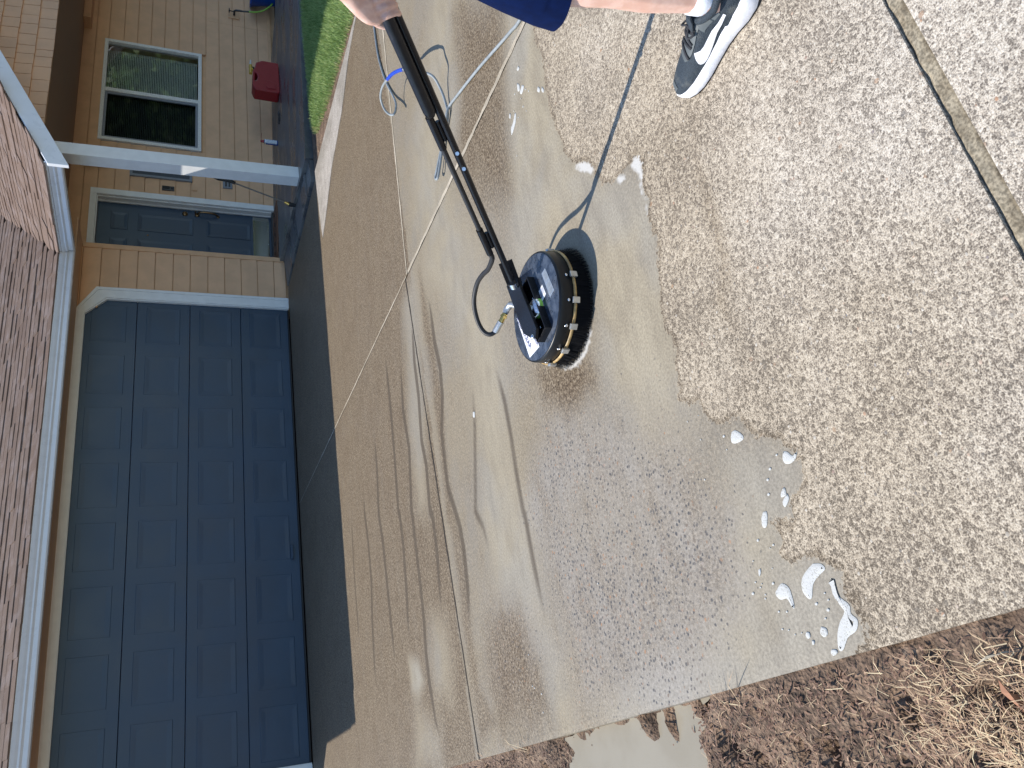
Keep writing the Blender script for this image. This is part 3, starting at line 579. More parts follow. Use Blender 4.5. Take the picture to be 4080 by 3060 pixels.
MB().box((-5.448, -.44, 2.178), (.70, .058, 2.19)).build('soffit', M['tan_trim'], house)
MB().box((-5.44, .030, 2.165), (.66, .052, 2.1775)).build('frieze', M['tan_trim'], house)
# garage door
gd = thing('garage_door', parent=house)
mb = MB(); sec = 2.134/4
for k in range(4):
    z0, z1 = k*sec+.0015+(.012 if k == 0 else 0), (k+1)*sec-.0015; t = .003
    vs = []
    for x in (-4.95, .08): vs += [(x, .11, z0), (x, .062, z0), (x, .056, z0+t), (x, .056, z1-t), (x, .062, z1), (x, .11, z1)]
    mb.add(vs, [(i, i+1, i+7, i+6) for i in range(5)]+[(5, 0, 6, 11)])
gdm = mb.build('door_section', M['doorblue'], gd)
def raised(x0, x1, z0, z1, y, dpt=.0034, edge=.014, inset=.035):
    "a pressed panel: groove all round and a raised flat field"
    mb = MB(); R = [(0, 0), (.004, -dpt), (edge*.8, -dpt), (edge+inset, -.0015)]; vs = []
    for o_, h in R: vs += [(x0+o_, y+h, z0+o_), (x1-o_, y+h, z0+o_), (x1-o_, y+h, z1-o_), (x0+o_, y+h, z1-o_)]
    fs = [(i*4+k, i*4+(k+1) % 4, (i+1)*4+(k+1) % 4, (i+1)*4+k) for i in range(3) for k in range(4)]+[(12, 13, 14, 15)]
    return mb.add(vs, fs)
pw = 4.88/8
for c in range(8):
    for k in range(4):
        x0 = -4.88+c*pw+.075; x1 = -4.88+(c+1)*pw-.075; z0 = k*sec+.10; z1 = (k+1)*sec-.095
        raised(x0, x1, z0, z1, .0558).build('raised_panel', M['doorblue'], gdm)
MB().box((-4.95, .045, .0005), (.08, .10, .013)).build('bottom_seal', M['rubber'], gd)
hd = [(-2.367,0.050,0.043),(-2.453,0.050,0.020)]
MB().box((-2.98, .030, .075), (-2.84, .055, .10)).box((-2.975, .012, .078), (-2.845, .032, .088)).build('lift_handle', M['doorblue'], gd, .003)
# casing with clipped corners, made of three steps
for (o0, o1, y0, y1, nm) in ((0.0, .118, .012, .055, 'casing'), (-.012, .040, .024, .075, 'stop_moulding'), (.095, .124, .000, .05, 'back_band')):
    def ring(o): 
        c = .20
        return [(-4.88-o, 0.0), (-4.88-o, 2.105+o-c-o*.2), (-4.88+c-o*.4, 2.105+o*.6), (0-c+o*.4, 2.105+o*.6), (o, 2.105+o-c-o*.2), (o, 0.0)]
    A, B = ring(o0), ring(o1); mb = MB()
    for i in range(5):
        q = [(A[i][0], y1, A[i][1]), (A[i+1][0], y1, A[i+1][1]), (B[i+1][0], y1, B[i+1][1]), (B[i][0], y1, B[i][1])]; mb.prism(q, (0, y0-y1, 0))
    mb.build('garage_'+nm if nm == 'casing' else nm, M['white'], house)
# fascia gutters, K-style section swept along the eave
def gutter(path_a, path_b, out, name='gutter'):
    a, b, out = Vector(path_a), Vector(path_b), Vector(out); up = Vector((0, 0, 1)); prof = [(0, 0), (.075, 0), (.085, .012), (.085, .045), (.100, .062), (.100, .075), (.112, .095), (.122, .120), (.122, .135), (.108, .135), (.108, .127), (0, .127)]
    mb = MB(); n = len(prof); vs = [e+out*p+up*h for e in (a, b) for p, h in prof]
    mb.add(vs, [(i, (i+1) % n, (i+1) % n+n, i+n) for i in range(n)]); mb.prism(vs[:n], (b-a).normalized()*.004); mb.prism(vs[n:], (a-b).normalized()*.004)
    me = mb.mesh(name); bm = bmesh.new(); bm.from_mesh(me); bmesh.ops.recalc_face_normals(bm, faces=bm.faces); bm.to_mesh(me); bm.free(); return obj(name, me, M['gutter'], house)
gutter((-5.70, -.442, 2.178), (.252, -.442, 2.178), (0, -1, 0)); gutter((.252, -.55, 2.178), (.252, -1.87, 2.178), (-1, 0, 0)); gutter((-5.80, -.44, 2.178), (-5.80, 8, 2.178), (-1, 0, 0))
MB().box((-5.80, -.44, 2.178), (-5.45, 8.2, 2.189)).build('soffit', M['tan_trim'], house)
# roofs
roofg = MB()
roofg.add([(-5.92, -.55, 2.285), (.13, -.55, 2.285), (4.4, 3.72, 4.42), (-1.65, 3.72, 4.42)], [(0, 1, 2, 3)])
roofg.add([(-5.92, -.55, 2.285), (-1.65, 3.72, 4.42), (-1.65, 4.33, 4.42), (-5.92, 8.6, 2.285)], [(0, 1, 2, 3)])
roofg.add([(-5.92, 8.6, 2.285), (-1.65, 4.33, 4.42), (4.4, 4.33, 4.42), (9.3, 8.6, 2.285)], [(0, 1, 2, 3)])
roofg.add([(-1.65, 3.72, 4.42), (4.4, 3.72, 4.42), (4.4, 4.33, 4.42), (-1.65, 4.33, 4.42)], [(0, 1, 2, 3)])
roofg = roofg.build('roof', M['shingle'], house)
roofp = MB().add([(.13, -1.85, 2.285), (3.6, -1.85, 4.02), (3.6, 3.0, 4.02), (.13, -.55, 2.285)], [(0, 1, 2, 3)]).add([(3.6, -1.85, 4.02), (7.07, -1.85, 2.285), (9.3, 8.6, 2.285), (3.6, 8.6, 4.02)], [(0, 1, 2, 3)]).build('roof', M['shingle'], house)
shm = []
for th in (.007, .010, .014):
    for wd in (.26, .36, .48):
        mb = MB(); mb.box((0, 0, 0), (wd-.002, .150, th)); shm.append((wd, mb.mesh('shingle')))
        shm[-1][1].materials.append(M['shingle'])
def shingles(origin, along, upslope, nrm, rows, lim, parent):
    origin, al, us, nr = Vector(origin), Vector(along), Vector(upslope), Vector(nrm)
    cnt = 0
    for k in range(rows):
        s0, s1 = lim(k); x = s0-random.uniform(0, .2)
        while x < s1:
            wd, me = random.choice(shm); last = x+wd >= s1
            tilt = .05; ux = us*math.cos(tilt)-nr*math.sin(tilt); nx_ = nr*math.cos(tilt)+us*math.sin(tilt)
            o = bpy.data.objects.new('shingle', me); COL.objects.link(o); o.parent = parent
            p = origin+al*x+us*(k*EXP)+nr*(.014+random.uniform(-.001, .002))
            if (al.cross(ux)).dot(nx_) > 0: R = Matrix((al, ux, nx_)).transposed(); o.matrix_world = Matrix.Translation(p) @ R.to_4x4()
            else: R = Matrix((-al, ux, nx_)).transposed(); o.matrix_world = Matrix.Translation(p+al*wd) @ R.to_4x4()
            x += wd; cnt += 1
    return cnt
c5 = 1/math.sqrt(1.25); EXP = .113
def limg(k):
    y = -.55+k*EXP*c5; lo = -4.75+max(0, y+.25)*3.3; return (max(lo, -4.75), .13+(y+.55)-.03)
ng = shingles((0, -.565, 2.292), (1, 0, 0), (0, c5, .5*c5), (0, -.5*c5, c5), 21, limg, roofg)
def limp(k): x = k*EXP*c5; return (-1.865+max(0, x-1.0)*.75, min(-.55+x-.02, 1.5))
npz = shingles((.115, 0, 2.292), (0, 1, 0), (c5, 0, .5*c5), (-.5*c5, 0, c5), 23, limp, roofp)
print('SHINGLES', ng, npz)
# dark valley line between the two slopes
va, vb = Vector((.13, -.55, 2.300)), Vector((2.4, 1.72, 3.435))
mb = MB(); s = Vector((1, -1, 0)).normalized()*.022; mb.add([va-s, va+s, vb+s, vb-s], [(0, 1, 2, 3)]); mb.build('valley_flashing', M['jointdark'], house)
# gable end over the porch
rake = MB(); 
rake.prism([(.10, -1.90, 2.115), (.10, -1.90, 2.28), (3.6, -1.90, 4.03), (3.6, -1.90, 3.865)], (0, .04, 0)); rake.prism([(3.6, -1.90, 3.865), (3.6, -1.90, 4.03), (7.1, -1.90, 2.28), (7.1, -1.90, 2.115)], (0, .04, 0))
rake.build('rake_board', M['gutter'], house, .004)
gb = MB(); gb.prism([(.62, -1.42, 2.425), (.62, -1.42, 2.52), (3.6, -1.42, 3.99), (6.58, -1.42, 2.52), (6.58, -1.42, 2.425)], (0, .10, 0)); gable = gb.build('gable_wall', M['tan_trim'], house)
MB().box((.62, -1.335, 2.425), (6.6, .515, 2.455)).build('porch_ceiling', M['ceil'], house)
MB().box((.62, -1.42, 2.18), (.80, -.0, 2.424)).build('porch_beam', M['white'], house) if False else None
zrow = [2.415, 2.575, 2.735, 2.895, 3.055]
rowx = [[1.05, 1.22, 1.39, 1.55, 1.73, 1.87, 1.97, 2.13, 2.29, 2.42, 2.58, 2.70, 2.74, 2.90, 3.05, 3.2], [1.05, 1.15, 1.27, 1.42, 1.60, 1.74, 1.88, 2.00, 2.16, 2.31, 2.44, 2.59, 2.75, 2.9, 3.05, 3.2], [1.2, 1.35, 1.50, 1.62, 1.78, 1.92, 2.07, 2.22, 2.36, 2.52, 2.65, 2.8, 2.95, 3.1], [1.5, 1.65, 1.78, 1.95, 2.1, 2.24, 2.4, 2.55, 2.7, 2.86, 3.0, 3.15]]
for k, xs in enumerate(rowx):
    xs = ([.70, .86] if k == 0 else []) + xs
    for a, b in zip(xs[:-1], xs[1:]):
        mb = MB(); z0, z1 = zrow[k]+random.uniform(-.003, .003), zrow[k+1]+.02; j = random.uniform(0, .003)
        mb.add([(x, y, z) for x in (a+.003, b-.003) for y, z in ((-1.42, z0), (-1.447-j, z0), (-1.429, z1), (-1.42, z1))], [(0, 1, 2, 3), (7, 6, 5, 4), (0, 4, 5, 1), (1, 5, 6, 2), (2, 6, 7, 3), (3, 7, 4, 0)])
        me = mb.mesh('shake'); bm = bmesh.new(); bm.from_mesh(me); bmesh.ops.recalc_face_normals(bm, faces=bm.faces); bm.to_mesh(me); bm.free(); obj('shake', me, M['tan'], gable)
MB().box((4.62, .30, 2.335), (9, .502, 2.424)).build('wall_beam', M['tan_trim'], house, .004)
# post
post = MB(); vs = []
for z, x in ((.050, .690), (2.424, .636)): vs += [(x, -1.445, z), (x+.142, -1.445, z), (x+.142, -1.300, z), (x, -1.300, z)]
post.add(vs, [(3, 2, 1, 0), (4, 5, 6, 7), (0, 1, 5, 4), (1, 2, 6, 5), (2, 3, 7, 6), (3, 0, 4, 7)]); post.build('porch_post', M['white'], house, .004)
# front door
fd = thing('front_door', parent=house)
leaf = MB(); leaf.box((.86, .590, .085), (1.772, .63, 2.106)); leaf = leaf.build('door_leaf', M['doorblue'], fd)
for (x0, x1) in ((.98, 1.24), (1.37, 1.63)):
    for (z0, z1) in ((.34, .87), (1.03, 1.66), (1.77, 1.96)):
        raised(x0, x1, z0, z1, .5897, .006, .014, .03).build('raised_panel', M['doorblue'], leaf)
MB().box((.90, .583, .112), (1.748, .588, .312)).build('kick_plate', M['mirror'], fd)
for x in (.92, 1.12, 1.33, 1.53, 1.73):
    for z in (.122, .302): MB().lathe((x, .5835, z), [(.0001, .003), (.005, .002), (.006, 0)], 8, True, (0, -1, 0)).build('plate_screw', M['steel'], fd)
MB().lathe((1.70, .590, 1.128), [(.034, 0), (.034, .008), (.026, .016), (.015, .018), (.013, .024), (.0001, .025)], 20, True, (0, -1, 0)).build('deadbolt', M['bronze'], fd)
hl = MB(); hl.lathe((1.70, .590, .985), [(.030, 0), (.030, .008), (.018, .014), (.0001, .016)], 18, True, (0, -1, 0)); hl.lathe((1.70, .590, .735), [(.022, 0), (.020, .008), (.0001, .012)], 14, True, (0, -1, 0))
hl.tube(smoothpath([(1.70, .575, .985), (1.70, .535, .95), (1.70, .525, .87), (1.70, .540, .78), (1.70, .578, .735)]), .011, 10); hl.tube([(1.70, .572, 1.0), (1.70, .54, 1.012), (1.70, .525, 1.004)], .008, 8); hl.build('door_handle', M['bronze'], fd)
MB().lathe((1.315, .590, 1.545), [(.012, 0), (.012, .004), (.006, .006), (.0001, .006)], 12, True, (0, -1, 0)).build('peephole', M['bronze'], fd)
MB().box((.80, .50, .060), (1.80, .63, .083)).build('threshold', M['darkgrey'], fd)
jb = MB(); jb.box((1.776, .500, .06), (1.80, .64, 2.13)); jb.box((.80, .500, 2.108), (1.776, .64, 2.13)); jb.box((1.765, .570, .085), (1.776, .588, 2.108)); jb.build('door_jamb', M['white'], fd)
cs = MB(); cs.box((1.79, .472, .055), (1.88, .502, 2.19)); cs.box((.72, .472, 2.118), (1.79, .502, 2.19)); cs.box((1.792, .464, .055), (1.822, .473, 2.15)); cs.box((.72, .464, 2.12), (1.79, .473, 2.15)); cs.build('door_casing', M['white'], fd, .002)
# window
wn = thing('window', parent=house)
X0, X1, Z0, Z1, XM = 2.668, 4.472, .944, 2.162, 3.545
fr = MB(); t = .045
fr.box((X0, .468, Z0), (X0+t, .53, Z1)); fr.box((X1-t, .468, Z0), (X1, .53, Z1)); fr.box((X0+t, .468, Z0), (X1-t, .53, Z0+t)); fr.box((X0+t, .468, Z1-t), (X1-t, .53, Z1)); fr.box((XM-.03, .472, Z0+t), (XM+.03, .53, Z1-t))
fr.build('window_frame', M['vinyl'], wn, .003)
sh = MB(); s = .03; a0, a1_ = X0+t+.004, XM-.034
sh.box((a0, .485, Z0+t+.002), (a0+s, .52, Z1-t-.002)); sh.box((a1_-s, .485, Z0+t+.002), (a1_, .52, Z1-t-.002)); sh.box((a0+s, .485, Z0+t+.002), (a1_-s, .52, Z0+t+s)); sh.box((a0+s, .485, Z1-t-s), (a1_-s, .52, Z1-t-.002)); sh.build('sliding_sash', M['cover'], wn)
MB().add([(a0+s, .500, Z0+t+s), (a1_-s, .500, Z0+t+s), (a1_-s, .500, Z1-t-s), (a0+s, .500, Z1-t-s)], [(0, 1, 2, 3)]).build('insect_screen_pane', M['screened'], wn)
MB().add([(XM+.03, .512, Z0+t), (X1-t, .512, Z0+t), (X1-t, .512, Z1-t), (XM+.03, .512, Z1-t)], [(0, 1, 2, 3)]).build('pane', M['glass'], wn)
bl = MB(); z = Z0+.06
while z < Z1-.06:
    for (xa_, xb_) in ((X0+.06, XM-.02), (XM+.05, X1-.10)):
        bl.add([(xa_, .565, z), (xb_, .565, z), (xb_, .583, z+.016), (xa_, .583, z+.016)], [(0, 1, 2, 3)])
    z += .0215
bl.build('blind', M['blind'], wn, kind='stuff')
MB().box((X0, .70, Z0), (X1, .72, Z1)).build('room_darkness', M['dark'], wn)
# small fittings on the wall
pq = thing('wall_plaque', parent=house)
MB().box((2.158, .470, 1.082), (2.40, .487, 1.742)).build('plaque_board', M['plaque'], pq)
pf = MB(); pf.box((2.128, .462, 1.05), (2.158, .488, 1.774)); pf.box((2.40, .462, 1.05), (2.43, .488, 1.774)); pf.box((2.158, .462, 1.05), (2.40, .488, 1.082)); pf.box((2.158, .462, 1.742), (2.40, .488, 1.774)); pf.build('plaque_frame', M['cover'], pq)
for i, z in enumerate((1.70, 1.625, 1.545, 1.385, 1.235, 1.155)):
    x = 2.215+.004*i; q = [(x+.045, .468, z+.028), (x+.012, .468, z+.018), (x, .468, z), (x+.012, .468, z-.018), (x+.045, .468, z-.028)] if i in (0, 5) else [(x+.045, .468, z+.02), (x+.008, .468, z+.014), (x+.008, .468, z-.02), (x+.03, .468, z-.02)]
    MB().tube(q, .006, 6).build('plaque_letter', M['gold'], pq)
db = MB(); db.box((1.955, .470, 1.258), (2.022, .492, 1.402)); db = db.build('doorbell_camera', M['darkgrey'], house, .004)
MB().box((1.975, .463, 1.315), (2.016, .471, 1.396)).build('camera_face', M['blackplastic'], db, .003); MB().lathe((1.992, .468, 1.285), [(.014, 0), (.012, .006), (.0001, .007)], 16, True, (0, -1, 0)).build('bell_button', M['darkgrey'], db)
MB().box((1.998, .474, .99), (2.028, .490, 1.05)).build('bell_push', M['tan_trim'], house, .004)
oc = MB().box((2.092, .468, .563), (2.218, .492, .680)).build('outlet_cover', M['cover'], house, .004)
MB().box((2.118, .461, .590), (2.195, .469, .612)).box((2.118, .461, .632), (2.195, .469, .654)).build('outlet_flap', M['darkgrey'], oc)
ln_ = MB(); ln_.box((2.24, .455, 2.03), (2.36, .492, 2.30)); ln_.lathe((2.27, .40, 2.03), [(.035, 0), (.055, .17), (.085, .19), (.02, .26), (.0001, .28)], 6, False); ln_.build('wall_lantern', M['bronze'], house)
# hose bib
hb = MB(); hb.box((5.34, .470, .43), (5.50, .492, .585)); hb.build('spigot_block', M['tan_trim'], house)
sg = thing('spigot', parent=house)
MB().tube([(5.41, .47, .50), (5.41, .40, .50), (5.40, .375, .48), (5.40, .37, .43)], .016, 10).tube([(5.405, .41, .505), (5.405, .40, .57)], .008, 8).build('tap_body', M['darkgrey'], sg)
MB().lathe((5.405, .40, .565), [(.012, 0), (.035, .004), (.030, .014), (.012, .016), (.0001, .017)], 8, False).build('tap_handle', M['black'], sg)
gh = thing('garden_hose', 'bright green garden hose hanging from the wall spigot beside the blue tub', 'hose')
MB().tube([(5.40, .37, .435), (5.40, .37, .40)], .016, 10).tube([(5.40, .37, .40), (5.405, .36, .30)], .013, 10).build('hose_coupling', M['darkgrey'], gh)
MB().tube(smoothpath([(5.405, .36, .30), (5.41, .34, .18), (5.45, .30, .07), (5.55, .25, -.03), (5.70, .20, -.07), (6.0, .12, -.08)]), .0115, 10).build('hose_tube', M['hosegreen'], gh)
tb = thing('plastic_tub', 'blue plastic tub tilted against the wall at the top edge of the photo', 'tub')
t0 = MB().lathe((0, 0, 0), [(.0001, 0), (.19, 0), (.20, .02), (.26, .34), (.275, .35), (.275, .37), (.25, .36), (.185, .03), (.0001, .025)], 28).build('tub_shell', M['tubblue'], tb)
MB().box((-.30, -.05, .345), (-.268, .05, .365)).box((.268, -.05, .345), (.30, .05, .365)).build('tub_handle', M['tubblue'], tb)
tb.location = (5.735, .19, -.088); tb.rotation_euler = (-.03, .05, 0)

# ---------------------------------------------------------------- porch clutter
gc = thing('fuel_can', 'red plastic fuel can with yellow spout standing on the porch slab', 'fuel can')
cx0, cx1, cy = 3.15, 3.585, -.19; zb = zs(3.35, -.19)
OUT = [(3.159,-0.190,0.010),(3.141,-0.190,0.041),(3.145,-0.190,0.319),(3.189,-0.190,0.341),(3.240,-0.190,0.355),(3.497,-0.190,0.343),(3.529,-0.190,0.325),(3.647,-0.190,0.303),(3.658,-0.190,0.280),(3.692,-0.190,0.236),(3.697,-0.190,0.205),(3.694,-0.190,0.021),(3.655,-0.190,-0.009)]
HOLE = [(3.458,-0.190,0.319),(3.435,-0.190,0.297),(3.382,-0.190,0.287),(3.324,-0.190,0.300),(3.307,-0.190,0.325)]
bm = bmesh.new()
ov = [bm.verts.new((q[0], cy-.085, max(q[2], zb))) for q in OUT]; hv = [bm.verts.new((q[0], cy-.085, q[2])) for q in HOLE]
es = [bm.edges.new((L[i], L[(i+1) % len(L)])) for L in (ov, hv) for i in range(len(L))]
bmesh.ops.triangle_fill(bm, use_beauty=True, use_dissolve=False, edges=es)
g = bmesh.ops.extrude_face_region(bm, geom=bm.faces[:]); bmesh.ops.translate(bm, verts=[e for e in g['geom'] if isinstance(e, bmesh.types.BMVert)], vec=(0, .17, 0))
bmesh.ops.recalc_face_normals(bm, faces=bm.faces)
me = bpy.data.meshes.new('can_body'); bm.to_mesh(me); bm.free(); body = obj('can_body', me, M['red'], gc, .016)
MB().prism([(3.20, cy-.086, zb+.05), (3.30, cy-.086, zb+.05), (3.34, cy-.086, zb+.12), (3.33, cy-.086, zb+.16), (3.22, cy-.086, zb+.18), (3.19, cy-.086, zb+.15)], (0, -.008, 0)).build('can_emboss', M['red'], body, .004)
sq = [(3.598,-0.190,0.320),(3.593,-0.190,0.337),(3.586,-0.190,0.366),(3.514,-0.190,0.366),(3.666,-0.190,0.364),(3.763,-0.190,0.362)]
MB().tube([sq[0], sq[1]], .035, 14).build('cap_ring', M['blackplastic'], gc)
MB().tube([sq[3], sq[4]], .021, 12).tube([sq[1], sq[2]], .022, 12).build('spout', M['yellow'], gc)
MB().tube([sq[4], tuple(np.array(sq[4])*.55+np.array(sq[5])*.45), sq[5]], [.017, .013, .008], 10).build('nozzle_tip', M['clearwhite'], gc)
sp = thing('spray_can', 'small blue and white spray can with red nozzle on the porch slab', 'spray can'); X_, Y_ = 2.53, .0; z_ = zs(X_, Y_)
MB().lathe((X_, Y_, z_), [(.0001, 0), (.031, 0), (.033, .004), (.033, .155), (.028, .165), (.014, .172), (.014, .178)], 24).build('can_body', M['canblue'], sp)
bd = MB(); seg = 14; an = [math.radians(195+i*100/seg) for i in range(seg+1)]
bd.add([(X_+.0336*math.cos(a), Y_+.0336*math.sin(a), z_+h) for h in (.012, .150) for a in an], [(i, i+1, seg+2+i, seg+1+i) for i in range(seg)], True); bd.build('can_label', M['canwhite'], sp)
MB().lathe((X_, Y_, z_+.150), [(.0335, 0), (.0335, .012), (.027, .017)], 20).build('can_rim', M['aluminium'], sp)
MB().lathe((X_, Y_, z_+.172), [(.018, 0), (.017, .035), (.012, .042), (.0001, .043)], 14).build('cap', M['capred'], sp); MB().tube([(X_, Y_, z_+.20), (X_+.06, Y_-.01, z_+.205), (X_+.12, Y_-.02, z_+.20)], .0018, 6).build('straw_tube', M['capred'], sp)
pl = thing('pliers', 'dark pliers lying on the grey porch slab between fuel can and spray can', 'pliers'); X_, Y_ = 2.78, -.22; z_ = zs(X_, Y_)+.008
for s_ in (-1, 1): MB().tube(smoothpath([(X_-.10, Y_+s_*.028, z_), (X_-.05, Y_+s_*.026, z_), (X_, Y_+s_*.008, z_), (X_+.03, Y_, z_+.002)]), .008, 8).build('plier_handle', M['rubber'], pl)
MB().tube([(X_+.02, Y_, z_+.003), (X_+.05, Y_, z_+.004), (X_+.10, Y_, z_+.002)], [.012, .013, .005], 8).build('plier_jaw', M['darkgrey'], pl)
mt = thing('door_mat', 'worn brown door mat in front of the dark front door', 'door mat')
zm = lambda x, y: zs(x, y)+.004
mb = MB(); nn = 12; qs = []
for i in range(nn+1):
    for (yy) in (.10, .46): x = .79+i/nn*.95+.01*math.sin(i*2.1); y = yy+.012*math.sin(i*1.3+yy*5)+(0 if yy > .3 else (.10 if i >= nn-1 else 0)); qs.append((x, y, zm(x, y)+.006+.004*math.sin(i*.9)))
mb.add(qs+[(a, b, c-.010) for a, b, c in qs], [(2*i, 2*i+2, 2*i+3, 2*i+1) for i in range(nn)]+[(2*i, 2*i+2+0, 2*i+2+2*(nn+1), 2*i+2*(nn+1)) for i in range(nn)]+[(0, 1, 1+2*(nn+1), 2*(nn+1)), (2*nn, 2*nn+1, 2*nn+1+2*(nn+1), 2*nn+2*(nn+1))])
mb.build('mat_pad', M['mat'], mt)
for k in range(5):
    x = .92+k*.15; MB().tube(smoothpath([(x, .26, zm(x, .26)+.0115), (x+.03, .30, zm(x, .3)+.0115), (x+.06, .27, zm(x, .27)+.0115), (x+.09, .31, zm(x, .31)+.0115)]), .004, 6).build('mat_scroll', M['rubber'], mt)
wd_ = thing('spray_lance', 'steel pressure washer lance leaning on the white porch post', 'spray lance')
WP = [(0.534,-1.173,0.056),(0.540,-1.176,0.127),(0.549,-1.183,0.151),(0.669,-1.262,0.675),(0.687,-1.274,0.730),(0.691,-1.277,0.845),(0.722,-1.298,0.951)]
WP = [Vector(q) for q in WP]
MB().tube([WP[0], WP[1]], [.017, .026], 14).build('nozzle_guard', M['rubber'], wd_); MB().tube([WP[1], WP[2]], .018, 12).tube([WP[2], WP[2].lerp(WP[3], .04)], .012, 10).build('nozzle_coupling', M['brass'], wd_)
MB().tube([WP[2], WP[3]], .0075, 10).build('lance_tube', M['lancesteel'], wd_); MB().tube([WP[3], WP[4], WP[5], WP[6]], [.016, .021, .017, .015], 12).build('lance_grip', M['blackplastic'], wd_)

# ---------------------------------------------------------------- surface cleaner
cl = thing('surface_cleaner', 'black round surface cleaner with a bristle skirt being pushed over the wet driveway', 'surface cleaner')
C0 = Vector((-3.902, -6.025, 0)); HT = .112; RD = .190
MB().lathe(C0, [(.0001, HT+.003), (.183, HT+.003), (.1880, HT+.0015), (.1905, HT-.003), (.192, .045), (.186, .045), (.184, HT-.02)], 72).build('housing', M['blackplastic'], cl)
n = N('wet_black_lid'); p = n.pos(); dv = n.vor(p, 95); sp3 = n.n('SeparateColor'); n.l(dv.outputs['Color'], sp3.inputs[0]); drop = n.math('MULTIPLY', n.mr(dv.outputs['Distance'], .16, .30, 1, 0), n.mr(sp3.outputs[0], .62, .66)); sky_tone = n.noise(p, 34, 4)
n.set(n.mix(drop, n.mix(n.mr(sky_tone, .38, .66), (.032, .042, .062), (.075, .090, .118)), (.012, .015, .022)), n.fmix(drop, .24, .08)); n.bump(drop, .4, .002)  # bluish tones carry the sky's reflection, painted into the lid colour
MB().lathe(C0, [(.0001, HT+.0042), (.180, HT+.0042), (.184, HT+.0032)], 64).build('lid', n.m, cl)
# brush skirt: dense fibres hanging from a tan band
br = MB(); N_ = 1500
for i in range(N_):
    a = 2*math.pi*i/N_+random.uniform(-.003, .003); r0 = .192+random.uniform(-.004, .003); r1 = r0+random.uniform(.006, .022); zt = .058
    c, s = math.cos(a), math.sin(a); tn = Vector((-s, c, 0))*.0010; A = C0+Vector((c*r0, s*r0, zt)); B = C0+Vector((c*r1, s*r1, random.uniform(.002, .007)))
    br.add([A-tn, A+tn, B+tn*.6, B-tn*.6], [(0, 1, 2, 3)])
br.lathe(C0, [(.186, .056), (.190, .006)], 72)
br.build('brush_skirt', M['bristle'], cl, kind='stuff')
MB().lathe(C0, [(.1925, .0655), (.1965, .0635), (.1975, .060), (.1965, .0565), (.1925, .0545)], 80).build('brush_band', M['wood'], cl)
vx = Vector((-5.329+3.902, -8.1055+6.025, 0)).normalized(); va_ = math.atan2(vx.y, vx.x)
RC = [(-3.900,-6.251),(-4.001,-6.234),(-4.077,-6.170),(-4.116,-6.071),(-4.092,-5.961)]
for (x, y) in RC:
    a = math.atan2(y-C0.y, x-C0.x); Mx = Matrix.Translation(C0+Vector((math.cos(a)*.198, math.sin(a)*.198, .062))) @ Matrix.Rotation(a, 4, 'Z')
    cp = MB().box((-.003, -.010, -.013), (.006, .010, .012), Mx).build('clip', M['aluminium'], cl, .001)
    MB().lathe(C0+Vector((math.cos(a)*.1925, math.sin(a)*.1925, .084)), [(.0052, 0), (.0052, .002), (.002, .003), (.0001, .002)], 12, True, (math.cos(a), math.sin(a), 0)).build('clip_screw', M['steel'], cp)
for k in range(12):
    a = va_+math.pi+math.radians(-100+k*18); Mx = Matrix.Translation(C0+Vector((math.cos(a)*.198, math.sin(a)*.198, .062))) @ Matrix.Rotation(a, 4, 'Z')
    if min(abs((a-math.atan2(y-C0.y, x-C0.x)+math.pi) % (2*math.pi)-math.pi) for x, y in RC) < .9: continue
    MB().box((-.003, -.010, -.013), (.006, .010, .012), Mx).build('clip', M['aluminium'], cl, .001)
# stickers on the lid
def flat(name, pts, z, mat, parent, th=.0006): return MB().prism([(x, y, z) for x, y in pts], (0, 0, th)).build(name, mat, parent)
ZS = HT+.0046
stk = flat('warning_sticker', [(-4.040,-5.916),(-4.045,-5.999),(-4.012,-5.995),(-3.923,-5.949),(-3.854,-5.876)], ZS, M['shieldwhite'], cl)
st2 = flat('shield_sticker', [(-3.873,-6.072),(-3.867,-6.108),(-3.911,-6.119),(-3.922,-6.072)], ZS, M['shieldwhite'], cl)
st3 = flat('instruction_sticker', [(-3.831,-6.120),(-3.829,-6.150),(-3.934,-6.177),(-3.940,-6.141)], ZS, M['greysticker'], cl)
def quadmap(qd, u, v): a, b, c, e = (Vector((*q, 0)) for q in qd); return (a*(1-u)*(1-v)+b*u*(1-v)+c*u*v+e*(1-u)*v)
Q2 = [(-3.868,-6.109),(-3.912,-6.120),(-3.923,-6.073),(-3.873,-6.073)]
lg = MB()
for v in (.12, .22, .32):
    a, b = quadmap(Q2, .12, v), quadmap(Q2, .70, v); s = (quadmap(Q2, .12, v+.03)-a); lg.add([tuple(q+Vector((0, 0, ZS+.0009))) for q in (a, b, b+s, a+s)], [(0, 1, 2, 3)])
sh_ = [(.30, .46), (.72, .46), (.72, .66), (.62, .80), (.51, .88), (.40, .80), (.30, .66)]; inn = [(.51+(u-.51)*.78, .65+(v-.65)*.80) for u, v in sh_]
O_ = [quadmap(Q2, *q)+Vector((0, 0, ZS+.0009)) for q in sh_]; I_ = [quadmap(Q2, *q)+Vector((0, 0, ZS+.0009)) for q in inn]; n7 = len(O_)
lg.add(O_+I_, [(i, (i+1) % n7, (i+1) % n7+n7, i+n7) for i in range(n7)])
for k in range(3):
    u0 = .38+.09*k; lg.add([quadmap(Q2, u, v)+Vector((0, 0, ZS+.0009)) for u, v in ((u0, .55), (u0+.05, .55), (u0+.09, .74), (u0+.04, .74))], [(0, 1, 2, 3)])
lg.build('shield_emblem', M['ink'], st2)
Q3 = [(-3.829,-6.151),(-3.934,-6.178),(-3.941,-6.142),(-3.832,-6.121)]; lg = MB()
